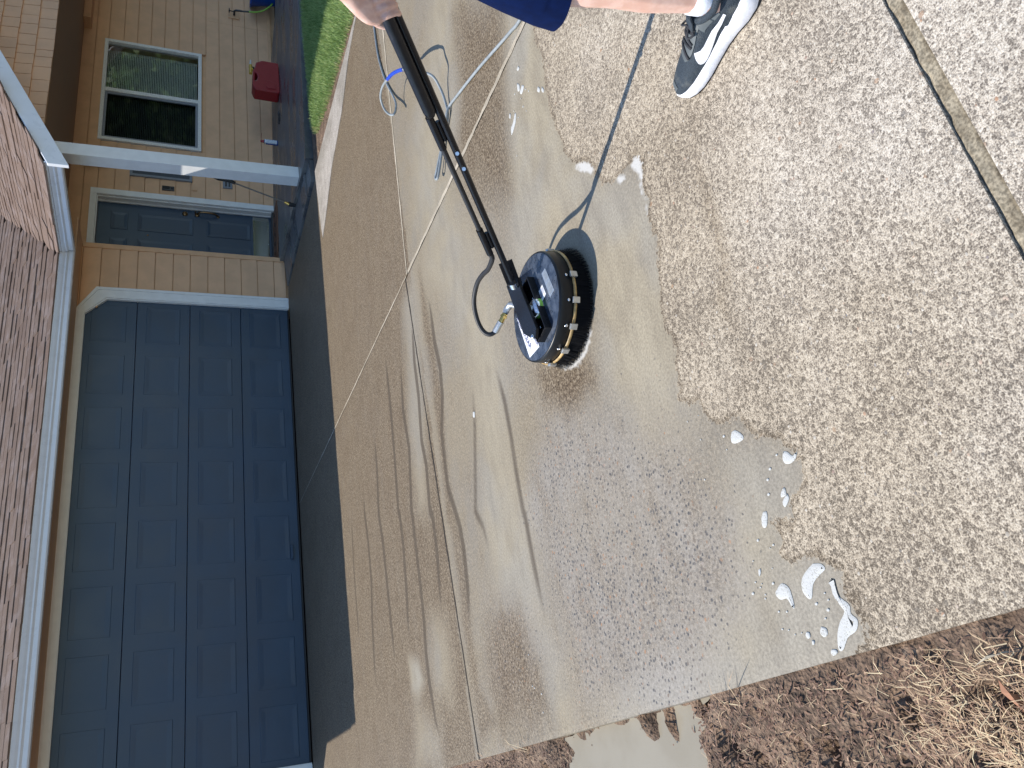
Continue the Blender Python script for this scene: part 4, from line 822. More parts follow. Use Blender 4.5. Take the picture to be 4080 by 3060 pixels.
for v in (.15, .3, .45, .6, .75):
    for (u0, u1) in ((.06, .42), (.50, .92)): lg.add([quadmap(Q3, u, vv)+Vector((0, 0, ZS+.0009)) for u, vv in ((u0, v), (u1, v), (u1, v+.06), (u0, v+.06))], [(0, 1, 2, 3)])
lg.build('instruction_lines', M['hosegrey'], st3)
def text(body, start, end, up, z, parent, size):
    "flat lettering read from start towards end"
    cu = bpy.data.curves.new('lettering', 'FONT'); cu.body = body; cu.size = 1; cu.extrude = 0; cu.offset = .012
    to = bpy.data.objects.new('lettering', cu); COL.objects.link(to); dg = bpy.context.evaluated_depsgraph_get(); me = bpy.data.meshes.new_from_object(to.evaluated_get(dg)); bpy.data.objects.remove(to)
    wdt = max(v.co.x for v in me.vertices)-min(v.co.x for v in me.vertices); s, e = Vector((*start, z)), Vector((*end, z)); ex = (e-s)/wdt; ey = Vector((*up, 0)).normalized()*size
    for v in me.vertices: v.co = s+ex*v.co.x+ey*v.co.y
    me.name = 'lettering'; return obj('lettering', me, M['ink'], parent)
T1 = [(-3.858,-5.876),(-4.016,-5.931),(-3.968,-5.963),(-4.035,-5.988)]
dr = Vector((T1[1][0]-T1[0][0], T1[1][1]-T1[0][1], 0)).normalized(); up_ = Vector((-dr.y, dr.x, 0))
text('KEEP CLEAR', T1[0], T1[1], (up_.x, up_.y), ZS+.0012, stk, .026); text('DANGER', (T1[3][0]-dr.x*.09, T1[3][1]-dr.y*.09), T1[3], (up_.x, up_.y), ZS+.0012, stk, .022)
# bracket and yoke
bk = MB(); zb0, zb1 = HT+.004, HT+.030
BF = [(-3.802,-6.060),(-4.034,-6.110)]; A0, A1 = Vector((*BF[0], 0)), Vector((*BF[1], 0)); uu = (A1-A0).normalized(); ww = Vector((-uu.y, uu.x, 0)); ww = ww if ww.y > 0 else -ww; wid = .072
for (p, q) in ((A0, A1), (A0+ww*wid, A1+ww*wid)): bk.prism([p+Vector((0, 0, zb0)), q+Vector((0, 0, zb0)), q+Vector((0, 0, zb1)), p+Vector((0, 0, zb1))], ww*.004)
for p, dv_ in ((A0, .0), (A1, .0)): bk.prism([p+Vector((0, 0, zb0)), p+ww*wid+Vector((0, 0, zb0)), p+ww*wid+Vector((0, 0, zb1)), p+Vector((0, 0, zb1))], uu*.004)
bk.prism([A0+Vector((0, 0, zb0-.001)), A1+Vector((0, 0, zb0-.001)), A1+ww*wid+Vector((0, 0, zb0-.001)), A0+ww*wid+Vector((0, 0, zb0-.001))], (0, 0, .0035))
bk.build('bracket', M['black'], cl, .001)
yk = [(-3.754,-5.928),(-3.784,-6.028),(-3.819,-6.027),(-4.025,-6.083),(-4.054,-6.061),(-4.030,-6.029),(-3.986,-5.984)]
MB().prism([(-3.816,-6.133,0.276),(-3.808,-6.157,0.236),(-3.826,-6.093,0.192),(-3.836,-6.058,0.174),(-3.842,-6.039,0.210)], (-.004, -.001, 0)).build('gusset_plate', M['black'], cl, .001)
MB().prism([(x, y, .148) for x, y in yk], (0, 0, .012)).build('yoke', M['black'], cl, .002)
ybt = [(-4.037,-6.047)][0]; MB().lathe((*ybt, .160), [(.009, 0), (.009, .003), (.004, .005), (.0001, .004)], 14).build('yoke_bolt', M['steel'], cl)
for q in [(-3.803,-5.992),(-3.872,-6.027),(-3.991,-6.036)]: MB().lathe((*q, HT+.006), [(.006, 0), (.005, .004), (.0001, .005)], 10).build('bracket_bolt', M['steel'], cl)
SW = Vector((*[(-3.930,-6.057)][0], HT+.004)); MB().lathe(SW, [(.034, 0), (.034, .022), (.028, .028), (.0001, .029)], 24).build('swivel', M['steel'], cl)
MB().lathe(SW+Vector((0, 0, .004)), [(.0348, 0), (.0348, .012)], 24).build('swivel_seal', M['hosegreen'], cl)
# handle: main tube, hose rod, sleeves, foam grip
HB = Vector((-3.836, -6.060, .198)); HTp = Vector((-3.619, -6.825, .764)); ax = (HTp-HB).normalized(); Ld = (HTp-HB).length
vd = (Vector((-5.329, -8.1055, 1.261))-(HB+HTp)/2).normalized(); wv = vd.cross(ax).normalized(); wv = wv if wv.z > 0 else -wv
MB().tube([HB-ax*.02, HB, HTp+ax*.10], .0105, 16).build('main_tube', M['black'], cl)
MB().tube([HB-ax*.012, HB+ax*.01], .019, 14).build('pivot_collar', M['steel'], cl)
PA = [(-3.713,-6.494,0.496),(-3.804,-6.172,0.312),(-3.782,-6.253,0.381),(-3.709,-6.510,0.552),(-3.686,-6.589,0.624),(-3.683,-6.600,0.598),(-3.619,-6.825,0.771)]
def onpole(pt, off): s = (Vector(pt)-HB).dot(ax); return HB+ax*s+wv*off
ob = .031
R_ = [onpole(PA[1], ob)-ax*.01, onpole(PA[4], ob)+ax*.20]
MB().tube([R_[0], R_[1]], .0082, 12).build('hose_rod', M['rubber'], cl)
for a, b in ((PA[1], PA[2]), (PA[3], PA[4])):
    sv = MB().tube([onpole(a, ob), onpole(b, ob)], .0112, 16, False).tube([onpole(a, ob), onpole(b, ob)], .0098, 16, False); sv.build('sleeve', M['black'], cl)
    MB().tube([onpole(a, ob*.5).lerp(onpole(b, ob*.5), .2), onpole(a, ob*.5).lerp(onpole(b, ob*.5), .8)], .006, 8).build('sleeve_weld', M['black'], cl)
g0 = onpole(PA[5], .0245)+vd*.012; g1 = HTp+wv*.0245+vd*.012+ax*.05
MB().tube([g0, g0+ax*.003, g0+ax*.010, g0+ax*.022, g1], [.004, .011, .015, .0168, .0168], 20).build('foam_grip', M['foamgrip'], cl)
for q in [(-3.713,-6.494,0.517),(-3.726,-6.449,0.486)]:
    c = onpole(q, 0)+vd*.0105; MB().tube([c, c+vd*.007], .0058, 8).tube([c+vd*.004, c+vd*.010], .0036, 8).build('tube_bolt', M['steel'], cl)
# short feed hose from the rod to the swivel
FH = [R_[0]+ax*.015, R_[0]-ax*.012] + [(-3.796,-6.074,0.288),(-3.771,-6.009,0.280),(-3.751,-5.930,0.270),(-3.760,-5.862,0.260),(-3.781,-5.823,0.250),(-3.815,-5.795,0.235),(-3.843,-5.782,0.220),(-3.864,-5.781,0.205),(-3.874,-5.790,0.190),(-3.869,-5.801,0.175)]
MB().tube(smoothpath(FH, 5), .0085, 10).build('feed_hose', M['rubber'], cl)
FT = [Vector(q) for q in [(-3.869,-5.801,0.175),(-3.848,-5.839,0.163),(-3.839,-5.854,0.158),(-3.829,-5.865,0.153),(-3.816,-5.873,0.148),(-3.811,-5.901,0.141)]]
MB().tube([FT[0], FT[1]], .0120, 12).build('hose_ferrule', M['aluminium'], cl); MB().tube([FT[1], FT[3]], .0105, 6).tube([FT[2], FT[2].lerp(FT[3], .5)], .0138, 6, smooth=False).build('brass_coupling', M['brass'], cl)
MB().tube([FT[3], FT[4], FT[5], SW+Vector((0, 0, .022))], [.011, .012, .012, .011], 12).build('elbow_fitting', M['aluminium'], cl)

# grey pressure hose lying on the drive, rising to a small loop by the pole
ph = thing('pressure_hose', 'grey pressure hose looping over the wet driveway behind the black pole', 'hose')
HP = [(-0.238,-4.433,0.008),(-0.412,-4.406,0.008),(-0.567,-4.392,0.008),(-0.834,-4.401,0.008),(-1.137,-4.480,0.008),(-1.400,-4.598,0.012),(-1.583,-4.695,0.035),(-1.695,-4.731,0.065),(-1.680,-4.703,0.085),(-1.622,-4.686,0.110),(-1.583,-4.735,0.140),(-1.647,-4.874,0.165),(-1.748,-5.019,0.180)]
HP1 = [(-1.748,-5.019,0.180),(-1.819,-5.119,0.185),(-1.891,-5.208,0.182),(-1.941,-5.265,0.175)]
HP2 = [(-1.941,-5.265,0.175),(-2.001,-5.320,0.165),(-2.042,-5.357,0.120),(-2.110,-5.399,0.075),(-2.158,-5.383,0.040),(-2.230,-5.374,0.020),(-2.325,-5.364,0.012),(-2.379,-5.292,0.012),(-2.436,-5.220,0.020),(-2.499,-5.162,0.030),(-2.530,-5.128,0.034),(-2.555,-5.145,0.034),(-2.538,-5.172,0.030),(-2.449,-5.233,0.020),(-2.386,-5.298,0.018),(-2.334,-5.372,0.022),(-2.304,-5.407,0.010),(-2.338,-5.500,0.008),(-2.396,-5.642,0.008),(-2.460,-5.791,0.008),(-2.520,-5.918,0.008),(-2.577,-6.037,0.008),(-2.611,-6.112,0.008),(-2.643,-6.184,0.008),(-2.672,-6.350,0.008)]
MB().tube(smoothpath(HP), .0068, 10).tube(smoothpath(HP2), .0068, 10).build('hose_tube', M['hosegrey'], ph)
MB().tube(smoothpath(HP1), .0098, 12).build('bend_guard', M['bluesleeve'], ph)

# soap foam floating on the rinse water
fm = MB()
def blob(pts, z=.001, h=.002):
    c = sum((Vector((*q[:2], 0)) for q in pts), Vector())/len(pts); P = [Vector((*q[:2], 0)) for q in pts]; P = smoothpath(P+[P[0]], 4)[:-1]; n = len(P); vs = []
    for i in range(n):
        t = (P[(i+1) % n]-P[i-1]).normalized(); vs.append(P[i])
    ar = sum(P[i].x*P[(i+1) % n].y-P[(i+1) % n].x*P[i].y for i in range(n))
    if ar < 0: P.reverse()
    sz = math.sqrt(abs(ar)/2); ins = min(.010, sz*.18); rings = []
    for (k, zz) in ((0, z), (ins*.35, z+h*.7), (ins, z+h)):
        R = []
        for i in range(n): t = (P[(i+1) % n]-P[i-1]).normalized(); R.append(P[i]+Vector((-t.y, t.x, 0))*k+Vector((0, 0, zz)))
        rings.append(R)
    fm.add(rings[0]+rings[1]+rings[2], [(j*n+i, j*n+(i+1) % n, (j+1)*n+(i+1) % n, (j+1)*n+i) for j in range(2) for i in range(n)]+[tuple(2*n+k for k in t) for t in tessellate_polygon([rings[2]])], True)
for q in ([(-4.663,-6.656),(-4.665,-6.670),(-4.683,-6.687),(-4.696,-6.688),(-4.696,-6.665),(-4.688,-6.646),(-4.675,-6.646)], [(-4.776,-6.799),(-4.782,-6.810),(-4.796,-6.821),(-4.794,-6.836),(-4.806,-6.827),(-4.809,-6.807),(-4.802,-6.792),(-4.789,-6.790)], [(-4.848,-6.763),(-4.853,-6.768),(-4.866,-6.764),(-4.866,-6.749),(-4.858,-6.750)], [(-4.864,-6.769),(-4.876,-6.770),(-4.888,-6.754),(-4.887,-6.747),(-4.875,-6.748)],
 [(-4.874,-6.677),(-4.878,-6.688),(-4.895,-6.683),(-4.909,-6.671),(-4.904,-6.660),(-4.885,-6.665)], [(-5.048,-6.636),(-5.036,-6.662),(-5.046,-6.679),(-5.061,-6.684),(-5.092,-6.681),(-5.092,-6.674),(-5.071,-6.666),(-5.068,-6.646),(-5.057,-6.635)], [(-5.024,-6.775),(-5.031,-6.798),(-5.044,-6.804),(-5.051,-6.783),(-5.063,-6.757),(-5.087,-6.741),(-5.086,-6.729),(-5.067,-6.720),(-5.046,-6.728),(-5.033,-6.748)],
 [(-5.065,-6.810),(-5.079,-6.816),(-5.101,-6.815),(-5.125,-6.835),(-5.142,-6.832),(-5.157,-6.843),(-5.175,-6.831),(-5.183,-6.803),(-5.202,-6.780),(-5.199,-6.768),(-5.173,-6.777),(-5.152,-6.794),(-5.135,-6.816),(-5.119,-6.810),(-5.096,-6.806)], [(-5.147,-6.740),(-5.154,-6.753),(-5.166,-6.751),(-5.169,-6.739),(-5.159,-6.732)], [(-5.148,-6.693),(-5.151,-6.701),(-5.160,-6.700),(-5.162,-6.691),(-5.154,-6.688)], [(-5.167,-6.702),(-5.170,-6.708),(-5.176,-6.705),(-5.176,-6.699)], [(-5.195,-6.749),(-5.198,-6.761),(-5.205,-6.761),(-5.208,-6.748),(-5.200,-6.744)], [(-4.988,-6.603),(-4.988,-6.611),(-4.998,-6.607),(-5.002,-6.599)],
 [(-2.844,-6.054),(-2.869,-6.069),(-2.891,-6.062),(-2.879,-6.046)], [(-2.889,-6.087),(-2.910,-6.100),(-2.921,-6.072),(-2.902,-6.060)], [(-3.012,-6.196),(-3.035,-6.206),(-3.042,-6.195),(-3.024,-6.184)], [(-3.040,-6.222),(-3.064,-6.230),(-3.072,-6.222),(-3.054,-6.213)], [(-2.936,-5.986),(-2.952,-5.993),(-2.981,-5.972),(-2.997,-5.923),(-2.966,-5.930),(-2.959,-5.958)], [(-2.898,-5.944),(-2.911,-5.952),(-2.924,-5.944),(-2.915,-5.935)], [(-2.789,-6.093),(-2.806,-6.098),(-2.805,-6.082),(-2.792,-6.078)], [(-3.824,-5.050),(-3.834,-5.069),(-3.855,-5.059),(-3.845,-5.042)]):
    blob(q)
dots = [(-4.927,-6.631),(-5.053,-6.597),(-5.045,-6.601),(-5.020,-6.600),(-5.032,-6.560),(-5.011,-6.580),(-4.952,-6.676),(-4.955,-6.663),(-5.090,-6.628),(-5.096,-6.653),(-5.147,-6.678),(-5.146,-6.657),(-5.103,-6.785),(-5.088,-6.781),(-5.121,-6.775),(-5.135,-6.760),(-5.102,-6.748),(-5.029,-6.637),(-5.026,-6.592),(-4.965,-6.594),(-4.998,-6.650),(-5.127,-6.622),(-5.133,-6.641)] + [(-4.569,-6.553),(-4.563,-6.503),(-4.694,-6.620),(-4.727,-6.505),(-4.795,-6.742),(-4.814,-6.724),(-4.845,-6.712),(-4.775,-6.776),(-4.660,-6.624),(-4.629,-6.535)] + [(-2.923,-5.982),(-2.982,-6.006),(-2.977,-6.059),(-2.932,-6.105),(-2.931,-6.056),(-2.866,-6.017),(-3.113,-5.928),(-3.016,-6.074),(-2.961,-6.124)] + [(-5.025,-5.198),(-5.034,-5.216),(-5.063,-5.269),(-5.124,-5.255),(-4.915,-5.211),(-4.817,-5.846)]
for x, y in dots:
    s = random.uniform(.0014, .0036); blob([(x+s*math.cos(k*1.05), y+s*1.3*math.sin(k*1.05)) for k in range(6)], .001, .0014)
fm.build('soap_foam', M['foam'], kind='stuff')

# ---------------------------------------------------------------- person pushing the cleaner (mostly outside the picture)
pe = thing('person', 'person in navy shorts and dark white-soled running shoe gripping the black pole', 'person')
def capsules(chains, seg=14):
    mb = MB()
    for ch in chains:
        P = [Vector(q[:3]) for q in ch]; R = [q[3] for q in ch]
        t0 = (P[0]-P[1]).normalized(); t1 = (P[-1]-P[-2]).normalized(); PP = []; RR = []
        for k in (1, .92, .7, .38): PP.append(P[0]+t0*R[0]*k); RR.append(R[0]*math.sqrt(max(1e-4, 1-k*k)))
        PP += smoothpath(P, 4); RR += [R[min(i//4, len(R)-1)]*(1-(i % 4)/4)+R[min(i//4+1, len(R)-1)]*((i % 4)/4) for i in range(len(smoothpath(P, 4)))]
        for k in (.38, .7, .92, 1): PP.append(P[-1]+t1*R[-1]*k); RR.append(R[-1]*math.sqrt(max(1e-4, 1-k*k)))
        mb.tube(PP, RR, seg)
    return mb
def remesh(mb, name, mat, vox, parent, smooth=4):
    o = mb.build(name+'_cage', None); m = o.modifiers.new('r', 'REMESH'); m.mode = 'VOXEL'; m.voxel_size = vox; s = o.modifiers.new('s', 'SMOOTH'); s.iterations = smooth; s.factor = .5
    dg = bpy.context.evaluated_depsgraph_get(); me = bpy.data.meshes.new_from_object(o.evaluated_get(dg)); bpy.data.objects.remove(o); me.name = name
    me.polygons.foreach_set('use_smooth', [True]*len(me.polygons)); me.materials.clear(); return obj(name, me, mat, parent)
GP = HTp+wv*.026+vd*.012-ax*.005                       # where the fist closes on the grip
e1 = wv; e2 = vd                                       # across the grip
def gpt(s, ang, rad): return GP+ax*s+(e1*math.cos(ang)+e2*math.sin(ang))*rad
fingers = []
for i, (L, rf) in enumerate(((3.9, .0088), (4.1, .0092), (4.0, .0088), (3.5, .0078))):
    s = .010+i*.0222; a0 = 1.05; fingers.append([(*gpt(s, a0+L*k/5, .031), rf*(1-.04*k)) for k in range(6)])
thumb = [(*gpt(.062, .35, .038), .013), (*gpt(.035, -.15, .036), .0125), (*gpt(.012, -.75, .033), .0115), (*gpt(-.002, -1.4, .031), .0098), (*gpt(-.004, -1.9, .031), .0085)]
W = gpt(.105, .55, .075); SHO = Vector((-3.50, -7.02, 1.42)); ELB = Vector((-3.50, -7.16, 1.12))
palm = [[(*gpt(.010+.0222*i, .92, .0385), .0122), (*gpt(.03+.017*i, .70, .058), .016), (*W, .024)] for i in range(4)]
limb = [[(*W, .026), (*W.lerp(ELB, .5), .036), (*ELB, .042), (*ELB.lerp(SHO, .5), .047), (*SHO, .058)]]
RS = Vector((-3.20, -7.22, 1.42)); rarm = [[(*RS, .056), (-3.02, -7.30, 1.15, .044), (-3.05, -7.05, .98, .034), (-3.12, -6.95, .90, .026), (-3.13, -6.90, .85, .03)]]
for i in range(4): rarm.append([(-3.115-.012*i, -6.92-.012*i, .86, .011), (-3.12-.012*i, -6.90-.012*i, .81, .009), (-3.12-.012*i, -6.905-.012*i, .775, .007)])
rarm.append([(-3.14, -6.93, .87, .013), (-3.16, -6.89, .84, .010), (-3.155, -6.875, .81, .008)])
legL = [[(-3.762, -7.15, .07, .038), (-3.760, -7.145, .16, .039), (-3.755, -7.135, .26, .053), (-3.752, -7.128, .36, .057), (-3.745, -7.105, .47, .056), (-3.70, -7.11, .65, .056), (-3.59, -7.20, .92, .062)]]
legR = [[(-3.38, -7.52, .07, .036), (-3.38, -7.52, .14, .038), (-3.37, -7.50, .30, .056), (-3.365, -7.43, .47, .052), (-3.385, -7.355, .70, .058), (-3.46, -7.27, .92, .062)]]
tors = [[(-3.59, -7.20, .95, .068), (-3.46, -7.26, .95, .068)], [(-3.53, -7.22, 1.03, .105), (-3.47, -7.20, 1.15, .125), (-3.40, -7.15, 1.32, .14), (-3.36, -7.11, 1.42, .11)], [(*SHO, .07), (-3.36, -7.10, 1.44, .09), (*RS, .07)], [(-3.36, -7.09, 1.46, .055), (-3.37, -7.04, 1.56, .053)]]
HC = Vector((-3.38, -6.98, 1.665)); fd_ = Vector((-.25, .9, -.35)).normalized()
head = [[(*(HC+Vector((0, 0, .035))-fd_*.015), .088), (*(HC-Vector((0, 0, .03))+fd_*.02), .075), (*(HC-Vector((0, 0, .085))+fd_*.045), .045)], [(*(HC+fd_*.085+Vector((0, 0, .01))), .010), (*(HC+fd_*.108-Vector((0, 0, .028))), .013)]]
sd_ = fd_.cross(Vector((0, 0, 1))).normalized()
for s_ in (-1, 1): head.append([(*(HC+sd_*s_*.083+Vector((0, 0, .02))), .014), (*(HC+sd_*s_*.085-Vector((0, 0, .025))), .011)]); head.append([(*(HC+fd_*.078+sd_*s_*.022+Vector((0, 0, .036))), .010), (*(HC+fd_*.074+sd_*s_*.045+Vector((0, 0, .036))), .010)])
head.append([(*(HC+fd_*.088+sd_*.020-Vector((0, 0, .062))), .007), (*(HC+fd_*.088-sd_*.020-Vector((0, 0, .062))), .007)])
body = remesh(capsules(fingers+[thumb]+palm+limb+rarm+legL+legR+tors+head, 12), 'body', M['skin'], .0036, pe, 4)
for s_ in (-1, 1):
    MB().lathe(HC+fd_*.078+sd_*s_*.033+Vector((0, 0, .016)), [(.0001, .010), (.007, .008), (.011, .002), (.011, 0)], 12, True, tuple(fd_)).build('eye', M['shieldwhite'], pe)
remesh(capsules([[(*(HC+Vector((0, 0, .062))-fd_*.035), .088), (*(HC+Vector((0, 0, .0))-fd_*.055), .070)]]), 'hair', M['hair'], .008, pe)
remesh(capsules([[(-3.53, -7.22, 1.06, .138), (-3.47, -7.20, 1.15, .137), (-3.40, -7.15, 1.34, .150), (-3.36, -7.11, 1.42, .115)], [(*SHO, .082), (-3.36, -7.10, 1.43, .10), (*RS, .082)], [(*SHO, .075), (*SHO.lerp(ELB, .55), .068)], [(*RS, .075), (-3.10, -7.26, 1.28, .066)]]), 'shirt', M['shirt'], .010, pe)
# shorts: two open legs hanging from the waist, creased cloth
def shortleg(rings, seg=40):
    mb = MB(); vs = []
    for j, (cx, cy_, cz, rx, ry, tl) in enumerate(rings):
        for k in range(seg):
            a = 2*math.pi*k/seg; rip = 1+.035*math.sin(a*3+j*.35)*(1-j/len(rings)*.3)+.02*math.sin(a*7+j*.7)
            vs.append((cx+rx*rip*math.cos(a), cy_+ry*rip*math.sin(a), cz+tl*math.sin(a)))
    n = len(rings); mb.add(vs, [(j*seg+k, j*seg+(k+1) % seg, (j+1)*seg+(k+1) % seg, (j+1)*seg+k) for j in range(n-1) for k in range(seg)], True)
    inner = [(x+(rings[0][0]-x)*.05, y+(rings[0][1]-y)*.05, z+.004) for x, y, z in vs[:seg]]; up2 = [(x, y, z+.05) for x, y, z in inner]
    mb.add(vs[:seg]+inner+up2, [(k, k+seg, (k+1) % seg+seg, (k+1) % seg) for k in range(seg)]+[(k+seg, k+2*seg, (k+1) % seg+2*seg, (k+1) % seg+seg) for k in range(seg)], True); return mb
HEM = [(-3.760,-6.981,0.465),(-3.760,-7.055,0.478),(-3.760,-6.986,0.762),(-3.760,-6.989,0.646),(-3.760,-6.979,0.528)]
sl_ = shortleg([(-3.722, -7.085, .452, .088, .118, -.012), (-3.718, -7.088, .50, .089, .119, -.012), (-3.705, -7.10, .58, .090, .123, -.010), (-3.685, -7.115, .66, .092, .128, 0), (-3.655, -7.145, .76, .098, .135, 0), (-3.62, -7.18, .86, .11, .14, 0), (-3.56, -7.21, .95, .13, .15, 0), (-3.53, -7.22, 1.0, .135, .145, 0)])
b_ = shortleg([(-3.365, -7.43, .47, .092, .115, 0), (-3.37, -7.40, .58, .095, .12, 0), (-3.39, -7.35, .70, .10, .125, 0), (-3.43, -7.29, .84, .11, .14, 0), (-3.50, -7.24, .95, .13, .15, 0), (-3.53, -7.22, 1.0, .134, .144, 0)]); sl_.add(b_.v, b_.f, True)
sl_.build('shorts', M['navy'], pe)
def sockm(c, parent=pe):
    mb = MB(); P = [(c[0], c[1]-.005, .060), (c[0], c[1]-.003, .095), (c[0]+.001, c[1]+.001, .122), (c[0]+.002, c[1]+.003, .150), (c[0]+.002, c[1]+.003, .153)]
    return mb.tube(P, [.026, .034, .0425, .0435, .0400], 20).build('sock', M['sock'], parent)
# running shoe, heel at local y=0, toe towards +y
def shoe(loc, rot):
    sh = thing('shoe', parent=pe)
    Ls = [0, .012, .035, .07, .11, .15, .19, .23, .265, .295, .318, .332, .338]
    hw = [.012, .027, .036, .039, .037, .037, .042, .0475, .048, .042, .032, .018, .006]
    bt = [.012, .006, .001, 0, 0, 0, 0, 0, .001, .004, .009, .015, .020]
    tp = [.050, .054, .055, .052, .047, .043, .040, .038, .037, .037, .037, .036, .034]
    def offs(l): return .010*math.sin((l/.338)*math.pi)*(1 if l > .1 else .5)
    mb = MB(); ring = []; seg = 12
    for L, h, b, t in zip(Ls, hw, bt, tp):
        c = offs(L); fl = 1.10
        ring.append([(c-h*.92, L, b), (c-h*fl, L, b+.006), (c-h*1.06, L, (b+t)/2), (c-h*1.08, L, t-.004), (c-h*.97, L, t), (c+h*.97, L, t), (c+h*1.08, L, t-.004), (c+h*1.06, L, (b+t)/2), (c+h*fl, L, b+.006), (c+h*.92, L, b)])
    nr = 10
    mb.add([v for R in ring for v in R], [(i*nr+k, i*nr+(k+1) % nr, (i+1)*nr+(k+1) % nr, (i+1)*nr+k) for i in range(len(ring)-1) for k in range(nr)]+[tuple(range(nr))[::-1], tuple((len(ring)-1)*nr+k for k in range(nr))], True)
    sole = mb.build('sole', M['sole'], sh)
    ot = MB(); V = []
    for L, h, b in zip(Ls, hw, bt): c = offs(L); V += [(c-h*1.04, L, b-.001), (c+h*1.04, L, b-.001), (c-h*1.10, L, b+.005), (c+h*1.10, L, b+.005)]
    ot.add(V, [(4*i, 4*i+4, 4*i+5, 4*i+1) for i in range(len(Ls)-1)]+[(4*i, 4*i+2, 4*i+6, 4*i+4) for i in range(len(Ls)-1)]+[(4*i+1, 4*i+5, 4*i+7, 4*i+3) for i in range(len(Ls)-1)]); ot.build('outsole', M['outsole'], sh)
    # upper: arcs from welt to crest
    uL = [.006, .02, .045, .075, .10, .125, .15, .18, .21, .24, .27, .30, .322, .333]
    uW = [.018, .031, .037, .039, .0375, .037, .0385, .042, .0455, .0465, .0445, .037, .025, .010]
    uH = [.098, .105, .103, .100, .106, .113, .108, .094, .082, .073, .066, .058, .050, .040]
    zb_ = lambda L: np.interp(L, Ls, tp)-.004
    def up(L, th, out=0):
        wq, H, z0 = np.interp(L, uL, uW)+out, np.interp(L, uL, uH)+out, zb_(L); c, s = math.cos(th), math.sin(th)
        return (offs(L)+wq*math.copysign(abs(c)**.75, c), L, z0+(H-z0)*abs(s)**.85)
    nA = 22; mb = MB(); Lf = np.linspace(.006, .333, 44); V = [up(L, math.pi*k/nA) for L in Lf for k in range(nA+1)]
    mb.add(V, [(i*(nA+1)+k, (i+1)*(nA+1)+k, (i+1)*(nA+1)+k+1, i*(nA+1)+k+1) for i in range(len(Lf)-1) for k in range(nA)]+[tuple(range(nA+1)), tuple((len(Lf)-1)*(nA+1)+k for k in range(nA+1))[::-1]], True)
    upper = mb.build('upper', M['knit'], sh)
    def patch(name, grid, mat, th=.0016):
        nr_, nc = len(grid), len(grid[0]); q = MB(); V = [up(L, a, th) for R in grid for L, a in R]
        q.add(V, [(i*nc+j, (i+1)*nc+j, (i+1)*nc+j+1, i*nc+j+1) for i in range(nr_-1) for j in range(nc-1)], True); return q.build(name, mat, upper)
    # side mark on both sides: wide hooked front, long tapering tail to the heel
    cl_ = [(.213, .26, .40), (.208, .13, .60), (.201, .08, .74), (.195, .065, .82), (.189, .06, .68), (.181, .06, .52), (.168, .075, .43), (.150, .10, .385), (.125, .155, .375), (.098, .24, .42), (.072, .34, .49)]
    for side in (0, 1):
        G = []
        for L, lo, hi in cl_: G.append([(L, (lo+(hi-lo)*k/6) if side == 0 else math.pi-(lo+(hi-lo)*k/6)) for k in range(7)])
        patch('side_mark', G, M['sole'])
    G = [[(L, math.pi/2+s) for s in np.linspace(-hwid, hwid, 13)] for L, hwid in ((.128, .62), (.15, .66), (.175, .66), (.20, .62), (.222, .50), (.234, .28))]
    patch('eyestay', G, M['overlay'], .0022)
    G = [[(L, a) for a in np.linspace(math.pi-1.25, math.pi-.62, 8)] for L in np.linspace(.075, .135, 8)]; patch('heel_overlay', G, M['overlay'], .0015)
    G = [[(L, a) for a in np.linspace(1.0, 2.1, 10)] for L in (.308, .314, .321)]; patch('toe_overlay', G, M['overlay'], .0016)
    for i, L in enumerate((.140, .158, .176, .194, .212)):
        mbx = MB(); mbx.tube([up(L+.010*math.sin((k/10-.5)*2.2)*(1 if i % 2 else -1)*.6, math.pi/2+.52-1.04*k/10, .005) for k in range(11)], .0040, 8, flat=.55); mbx.build('lace', M['lace'], upper)
    MB().tube(smoothpath([up(.148, math.pi/2+.1, .008), up(.165, math.pi/2+.35, .016), up(.150, math.pi/2+.55, .008), up(.146, math.pi/2+.05, .010), up(.165, math.pi/2-.3, .016), up(.148, math.pi/2-.5, .006)]), .0028, 8).build('lace_bow', M['lace'], upper)
    # padded collar and tongue
    col = MB(); cp = [(offs(.06)+.033*math.cos(a)*1.02, .070+.052*math.sin(a), .104+.012*max(0, -math.sin(a))+.008*max(0, math.sin(a))) for a in np.linspace(0, 2*math.pi, 29)[:-1]]
    col.tube(cp+[cp[0]], .009, 10, False); col.build('collar', M['knit'], upper)
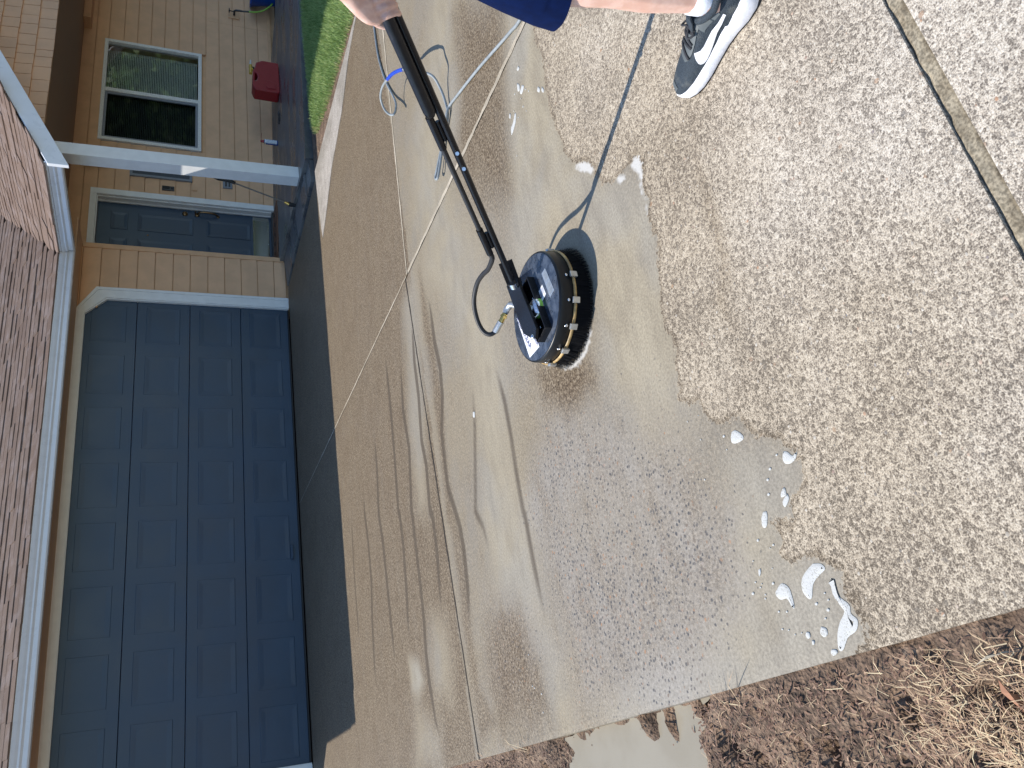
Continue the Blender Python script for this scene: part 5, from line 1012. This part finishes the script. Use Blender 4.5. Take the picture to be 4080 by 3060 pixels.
    MB().tube([up(.145, math.pi/2, .002), up(.128, math.pi/2, .010), (offs(.11), .118, .135)], [.026, .025, .020], 12, flat=.25, up=(0, .6, .8)).build('tongue', M['knit'], upper)
    sh.location = loc; sh.rotation_euler = (0, 0, rot); return sh
shoe((-3.770, -7.222, 0.0), .02); sockm((-3.760, -7.150))
shoe((-3.385, -7.60, 0.0), -.05); sockm((-3.380, -7.525))

# ---------------------------------------------------------------- trees across the street, behind the camera: what the window mirrors
def tree(x, y, h, lab):
    t = thing('tree', lab, 'tree'); rs = random.Random(int(x*10)); mb = MB()
    mb.tube([(x, y, -.15), (x+.1, y, h*.3), (x, y+.2, h*.6)], [.22, .17, .09], 10)
    for k in range(6): a = k*1.05; mb.tube([(x, y, h*.3+k*.25), (x+math.cos(a)*h*.18, y+math.sin(a)*h*.18, h*.5+k*.25)], [.08, .03], 6)
    mb.build('trunk', M['bark'], t); V = []; F = []; T = []
    cl = [(x+rs.gauss(0, h*.2), y+rs.gauss(0, h*.2), h*rs.uniform(.10, 1.0), h*rs.uniform(.10, .18)) for _ in range(46)]
    for i in range(14000):
        cx, cy, cz, cr = rs.choice(cl); q = Vector((rs.gauss(0, 1), rs.gauss(0, 1), rs.gauss(0, 1))).normalized()*cr*rs.uniform(.5, 1.05)+Vector((cx, cy, cz)); u = Vector((rs.gauss(0, 1), rs.gauss(0, 1), rs.gauss(0, 1))).normalized()*.20; v = u.orthogonal().normalized()*.11; n0 = len(V)
        V += [q-u, q+v, q+u, q-v]; F.append((n0, n0+1, n0+2, n0+3)); T += [rs.random()]*4
    me = bpy.data.meshes.new('crown'); me.from_pydata([tuple(q) for q in V], [], F); me.attributes.new('tint', 'FLOAT', 'POINT').data.foreach_set('value', T); obj('crown', me, M['leaves'], t)
tree(19.0, -17.5, 6.5, 'green tree across the street mirrored in the right pane of the window'); tree(25.0, -20.5, 8.0, 'tall green tree mirrored beside the smaller one in the window'); tree(32.0, -25, 10, 'tallest tree across the street, mirrored high in the window glass')
